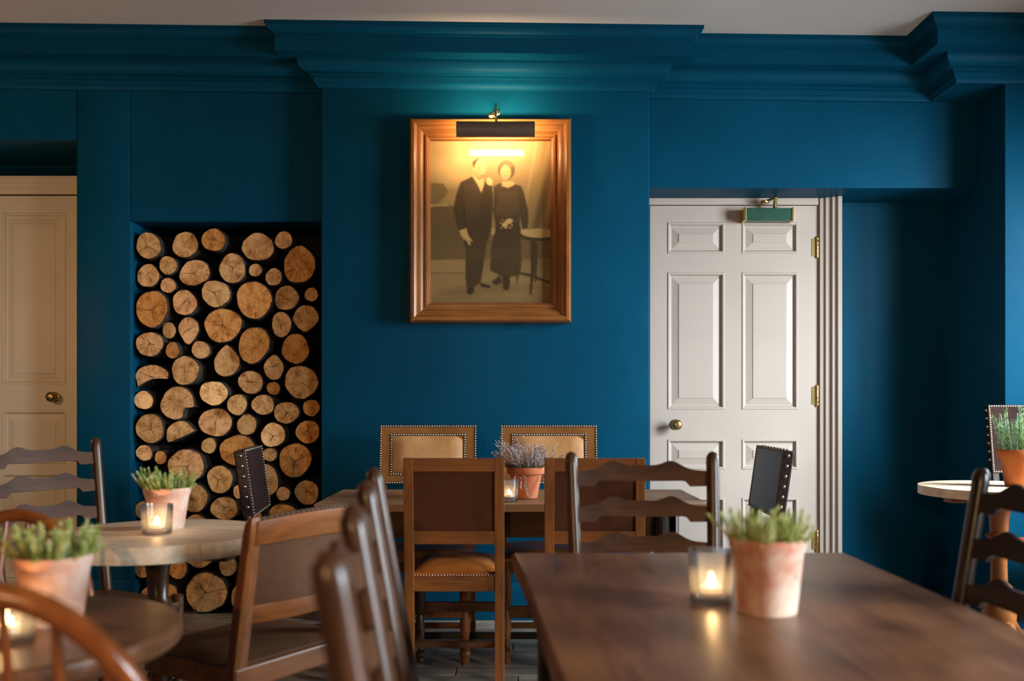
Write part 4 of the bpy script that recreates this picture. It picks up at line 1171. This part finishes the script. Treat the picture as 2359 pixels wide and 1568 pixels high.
bl_ = Vector((-.717, 2.37)); ac = Vector((.55, .84)).normalized(); fv = Vector((-.84, .55)).normalized()
ctr = bl_ + ac * .20 + fv * .18
leather_back_chair('low brown leather-back chair with studded curved top rail at pale round table', (ctr.x, ctr.y, 0), math.atan2(fv.y, fv.x) - PI/2)
windsor_chair('glossy brown hoop-back chair with its back to the viewer at dark round table', (-.625, 1.28, 0), R(6), .915, .212)
windsor_chair('brown hoop-back chair behind the dark round table', (-1.14, 1.80, 0), PI - R(4), .878)

# ------------------------------------------------------------------ pots, plants, candles
def pot(t, h, rt, rb, mat, rim=True):   # parts: pot > soil
    if rim:
        pr = [(rb*.98, 0), (rb, .004), (rb + (rt*.9 - rb) * .78, h * .78), (rt * .985, h * .785), (rt, h * .80), (rt * 1.0, h * .985), (rt * .985, h), (rt * .92, h), (rt * .90, h * .90), (rt*.86, h * .86)]
    else:
        pr = [(rb*.98, 0), (rb, .004), (rt * .90, h * .80), (rt * .955, h * .87), (rt * .985, h * .975), (rt * .97, h), (rt * .92, h), (rt * .90, h * .92), (rt * .86, h * .88)]
    o_ = MB().lathe(pr, 40, capt=False).build('pot', mat, t, smooth=40)
    MB().lathe([(rt * .89, h * .87), (rt * .5, h * .90), (.001, h * .91)], 24, capb=False).build('soil', 'soil', o_, smooth=60)

def needle(mb, p, d_, l_, w_, mi=0):
    d_ = d_.normalized(); s = d_.cross(Vector((0, 0, 1)))
    if s.length < .05: s = d_.cross(Vector((1, 0, 0)))
    s.normalize(); u = s.cross(d_).normalized()
    a, b_ = p + d_ * l_ * .45, p + d_ * l_
    mb.add([p, a + s*w_, a - s*w_, a + u*w_*.6, b_], [(0, 1, 3), (0, 3, 2), (1, 4, 3), (3, 4, 2), (0, 2, 1), (1, 2, 4)], mi)

def heath(label, loc, h, rt, rb, mat, seed, spread=1.0, height=.06, nspr=58, group=None, long=None):
    t = thing('potted_heath', label, 'potted plant', loc, 0, group)
    pot(t, h, rt, rb, mat, rim=False)
    g = random.Random(seed); mb = MB(); sm = MB()
    for k in range(nspr * 2):
        a = g.uniform(0, 2*PI); rr = rt * .84 * math.sqrt(g.random())
        base = Vector((math.cos(a)*rr, math.sin(a)*rr, h * .89))
        out_ = (rr / rt) ** 1.1 * g.uniform(.5, 1.5) * spread
        L_ = height * g.uniform(.45, 1.15) * (1.2 if rr > rt*.5 else 1)
        dirv = Vector((math.cos(a)*out_ + g.uniform(-.35, .35), math.sin(a)*out_ + g.uniform(-.35, .35), 1.0)).normalized()
        if long and k < len(long): dirv = Vector(long[k][:3]).normalized(); L_ = long[k][3]
        pts = []; p = base.copy(); dd = dirv.copy(); n_ = 6
        for i in range(n_ + 1):
            pts.append(p.copy()); dd = (dd + Vector((g.uniform(-.12, .12), g.uniform(-.12, .12), .10))).normalized(); p = p + dd * L_ / n_
        sm.tube(pts, .0009, 4)
        m_ = int(L_ * 900)
        for i in range(m_):
            f_ = (i + .5) / m_; q = f_ * n_; j = min(n_ - 1, int(q)); pp = pts[j].lerp(pts[j+1], q - j)
            tg = (pts[j+1] - pts[j]).normalized()
            an = i * 2.4; s = tg.cross(Vector((0, 0, 1)));
            if s.length < .05: s = Vector((1, 0, 0))
            s.normalize(); u = s.cross(tg)
            nd = (s * math.cos(an) + u * math.sin(an)) * g.uniform(.8, 1.2) + tg * .6
            needle(mb, pp, nd, g.uniform(.006, .0095) * (1 - .30 * f_), g.uniform(.0016, .0024))
    o_ = mb.build('foliage', 'heath_green', t); o_['kind'] = 'stuff'
    o_ = sm.build('stems', 'rosemary_stem', t); o_['kind'] = 'stuff'
    return t

def tumbler(label, loc, h, r, group, lit=True, tall=False):
    t = thing('candle_glass', label, 'candle', loc, 0, group)
    seg = 48; bt = h * .17
    vs = []; fs = []
    prof = [(r*.90, 0, 0), (r*.93, .003, .4), (r*.95, h*.5, 1), (r*.99, h*.93, 1), (r, h*.97, 0), (r, h, 0), (r*.94, h, 0), (r*.93, h*.95, 0), (r*.87, bt + .006, 0), (r*.80, bt, 0), (.001, bt*.95, 0)]
    for (rr, z, rb_) in prof:
        for k in range(seg):
            a = 2*PI*k/seg; q = rr * (1 + .03 * rb_ * math.cos(k * PI))
            vs.append((q*math.cos(a), q*math.sin(a), z))
    for i in range(len(prof) - 1):
        for k in range(seg):
            k2 = (k+1) % seg; fs.append((i*seg+k, i*seg+k2, (i+1)*seg+k2, (i+1)*seg+k))
    fs.append(tuple(reversed(range(seg))))
    MB().add(vs, fs).build('tumbler', 'tumbler_glass', t, smooth=70)
    cr = min(.019, r*.6)
    cup = MB().lathe([(cr, bt + .0005), (cr*1.03, bt + .014), (cr*.97, bt + .014), (cr*.95, bt + .004), (.001, bt + .003)], 24, capt=False).build('tealight_cup', 'steel', t, smooth=40)
    MB().lathe([(cr*.94, bt + .003), (cr*.94, bt + .011), (.002, bt + .0105)], 24, capb=False).build('wax', 'wax', cup, smooth=60)
    MB().tube([(0, 0, bt + .010), (0, 0, bt + .016)], .0007, 6).build('wick', 'wick', cup)
    z0 = bt + .0145
    MB().lathe([(.0005, z0), (.0030, z0 + .003), (.0035, z0 + .006), (.0024, z0 + .010), (.0010, z0 + .014), (.0002, z0 + .016)], 12).build('flame', 'flame', cup, smooth=70)
    l_ = point_light('candle_light', (0, 0, z0 + .010), .55 if lit else .2, (1.0, .55, .20), .006); l_.parent = t
    return t

heath('tuft of green heath in a lime-bloomed terracotta pot on refectory table', (.459, 1.64, ZT1), .133, .070, .052, 'terracotta_bloom', 11, 1.0, .052, 56, 'potted heath plants',
      long=[(-.95, -.1, .55, .085), (.9, .1, .75, .085), (-.8, 0, .9, .07)])
tumbler('lit tealight in a ribbed tumbler on the refectory table', (.376, 1.72, ZT1), .098, .042, 'tealight tumblers')
heath('bushy green heath in a pale terracotta pot on pale round table', (-1.052, 2.78, .755), .124, .071, .050, 'terracotta_pale', 22, 1.1, .058, 62, 'potted heath plants', long=[(-.9, 0, .6, .09), (-.8, .2, .9, .09), (.95, 0, .6, .08)])
tumbler('lit tealight in a ribbed tumbler on the pale round table', (-1.034, 2.655, .755), .086, .044, 'tealight tumblers')
heath('pale green heath in a terracotta pot on the dark round table', (-.805, 1.60, .745), .118, .066, .048, 'terracotta_pale', 33, 1.0, .054, 58, 'potted heath plants', long=[(-.98, 0, .30, .10), (-.9, -.1, .4, .08)])
tumbler('lit tealight in a ribbed tumbler on the dark round table', (-.815, 1.47, .745), .075, .044, 'tealight tumblers')
tumbler('lit tealight in a ribbed tumbler beside the heather', (-.012, 3.715, ZT4 + .0015), .088, .038, 'tealight tumblers', lit=False)

# heather in a plain pot
t = thing('potted_heather', 'wiry pink-white heather spilling from a terracotta pot on plank table', 'potted plant', (.0585, 3.86, ZT4 + .0015))
pot(t, .130, .080, .050, 'terracotta_clean')
g = random.Random(5); mb = MB(); fl = MB(); sm = MB()
for k in range(190):
    a = g.uniform(0, 2*PI); rr = .07 * math.sqrt(g.random())
    base = Vector((math.cos(a)*rr, math.sin(a)*rr, .116))
    sp = g.uniform(.2, 1.3) * (rr/.07)
    dirv = Vector((math.cos(a)*sp - .20, math.sin(a)*sp*.7, 1.0)).normalized()
    L_ = g.uniform(.05, .12)
    if k < 14:
        dirv = Vector((g.uniform(-1.5, -.35), g.uniform(-.4, .4), g.uniform(.6, 1.2))).normalized(); L_ = g.uniform(.12, .185)
    elif k < 24:
        dirv = Vector((g.uniform(.5, 1.6), g.uniform(-.4, .4), g.uniform(.5, 1.0))).normalized(); L_ = g.uniform(.08, .15)
    elif k < 30:
        dirv = Vector((g.uniform(-.6, .9), -1.0, .25)).normalized(); L_ = g.uniform(.09, .15)
    pts = []; p = base.copy(); dd = dirv.copy(); n_ = 6
    grav = -.16 if 24 <= k < 30 else .03
    for i in range(n_ + 1):
        pts.append(p.copy()); dd = (dd + Vector((g.uniform(-.08, .08), g.uniform(-.08, .08), grav * (4 if (24 <= k < 30 and i < 3) else 1)))).normalized(); p = p + dd * L_ / n_
    sm.tube(pts, .0008, 4)
    m_ = int(L_ * 520)
    for i in range(m_):
        f_ = .15 + .85 * (i + .5) / m_; q = f_ * n_; j = min(n_ - 1, int(q)); pp = pts[j].lerp(pts[j+1], q - j)
        nd = Vector((g.uniform(-1, 1), g.uniform(-1, 1), g.uniform(-.3, 1)))
        needle(fl if (f_ > .35 and g.random() < .8) else mb, pp, nd, g.uniform(.005, .0085), .0019)
o = mb.build('foliage', 'heather_green', t); o['kind'] = 'stuff'
o = fl.build('flowers', 'heather_flower', t); o['kind'] = 'stuff'
o = sm.build('stems', 'twig', t); o['kind'] = 'stuff'

# rosemary
t = thing('potted_rosemary', 'upright silvery rosemary in an orange terracotta pot by the blue pier', 'potted plant', (2.275, 4.08, .7706))
pot(t, .166, .098, .062, 'terracotta_orange')
g = random.Random(9); mb = MB(); sm = MB()
for k in range(64):
    a = g.uniform(0, 2*PI); rr = .085 * math.sqrt(g.random())
    base = Vector((math.cos(a)*rr, math.sin(a)*rr, .148)); sp = (rr / .085) * g.uniform(.05, .45)
    dirv = Vector((math.cos(a)*sp, math.sin(a)*sp, 1)).normalized(); L_ = g.uniform(.09, .21)
    pts = []; p = base.copy(); dd = dirv.copy()
    for i in range(7):
        pts.append(p.copy()); dd = (dd + Vector((g.uniform(-.06, .06), g.uniform(-.06, .06), .05))).normalized(); p = p + dd * L_ / 6
    sm.tube(pts, .0014, 5)
    m_ = int(L_ * 420)
    for i in range(m_):
        f_ = (i + .5) / m_; q = f_ * 6; j = min(5, int(q)); pp = pts[j].lerp(pts[j+1], q - j)
        an = g.uniform(0, 2*PI); nd = Vector((math.cos(an), math.sin(an), g.uniform(.35, 1.1)))
        needle(mb, pp, nd, g.uniform(.014, .024) * (1 - .3*f_), .0012)
o = mb.build('foliage', 'rosemary_green', t); o['kind'] = 'stuff'
o = sm.build('stems', 'rosemary_stem', t); o['kind'] = 'stuff'

# ------------------------------------------------------------------ wall lamps outside the view: the room's warm light
def wall_lamp(label, loc, rz, energy, col=(1.0, .62, .32)):
    wl = thing('wall_lamp', label, 'lamp', loc, rz)
    MB().lathe([(.05, 0), (.05, .012), (.03, .02)], 20, Matrix.Rotation(R(-90), 4, 'X')).build('wall_plate', 'brass', wl, smooth=40)
    MB().tube([(0, .012, 0), (0, .08, -.03), (0, .14, .0), (0, .15, .05)], .007, 10).build('arm', 'brass', wl, smooth=40)
    MB().lathe([(.018, .045), (.022, .06), (.018, .09), (.008, .105)], 14, Matrix.Translation((0, .15, 0))).build('bulb', 'bulb', wl, smooth=50)
    l_ = point_light('wall_lamp_light', (0, .20, .08), energy, col, .045); l_.parent = wl
wall_lamp('brass wall lamp with a bare glowing bulb on the wall behind the refectory table', (-.75, YB, 1.62), 0, 190, (1.0, .56, .25))
wall_lamp('brass wall lamp with a bare glowing bulb on the side wall near the cream door', (XW0, 3.6, 1.55), -PI/2, 26, (1.0, .52, .20))
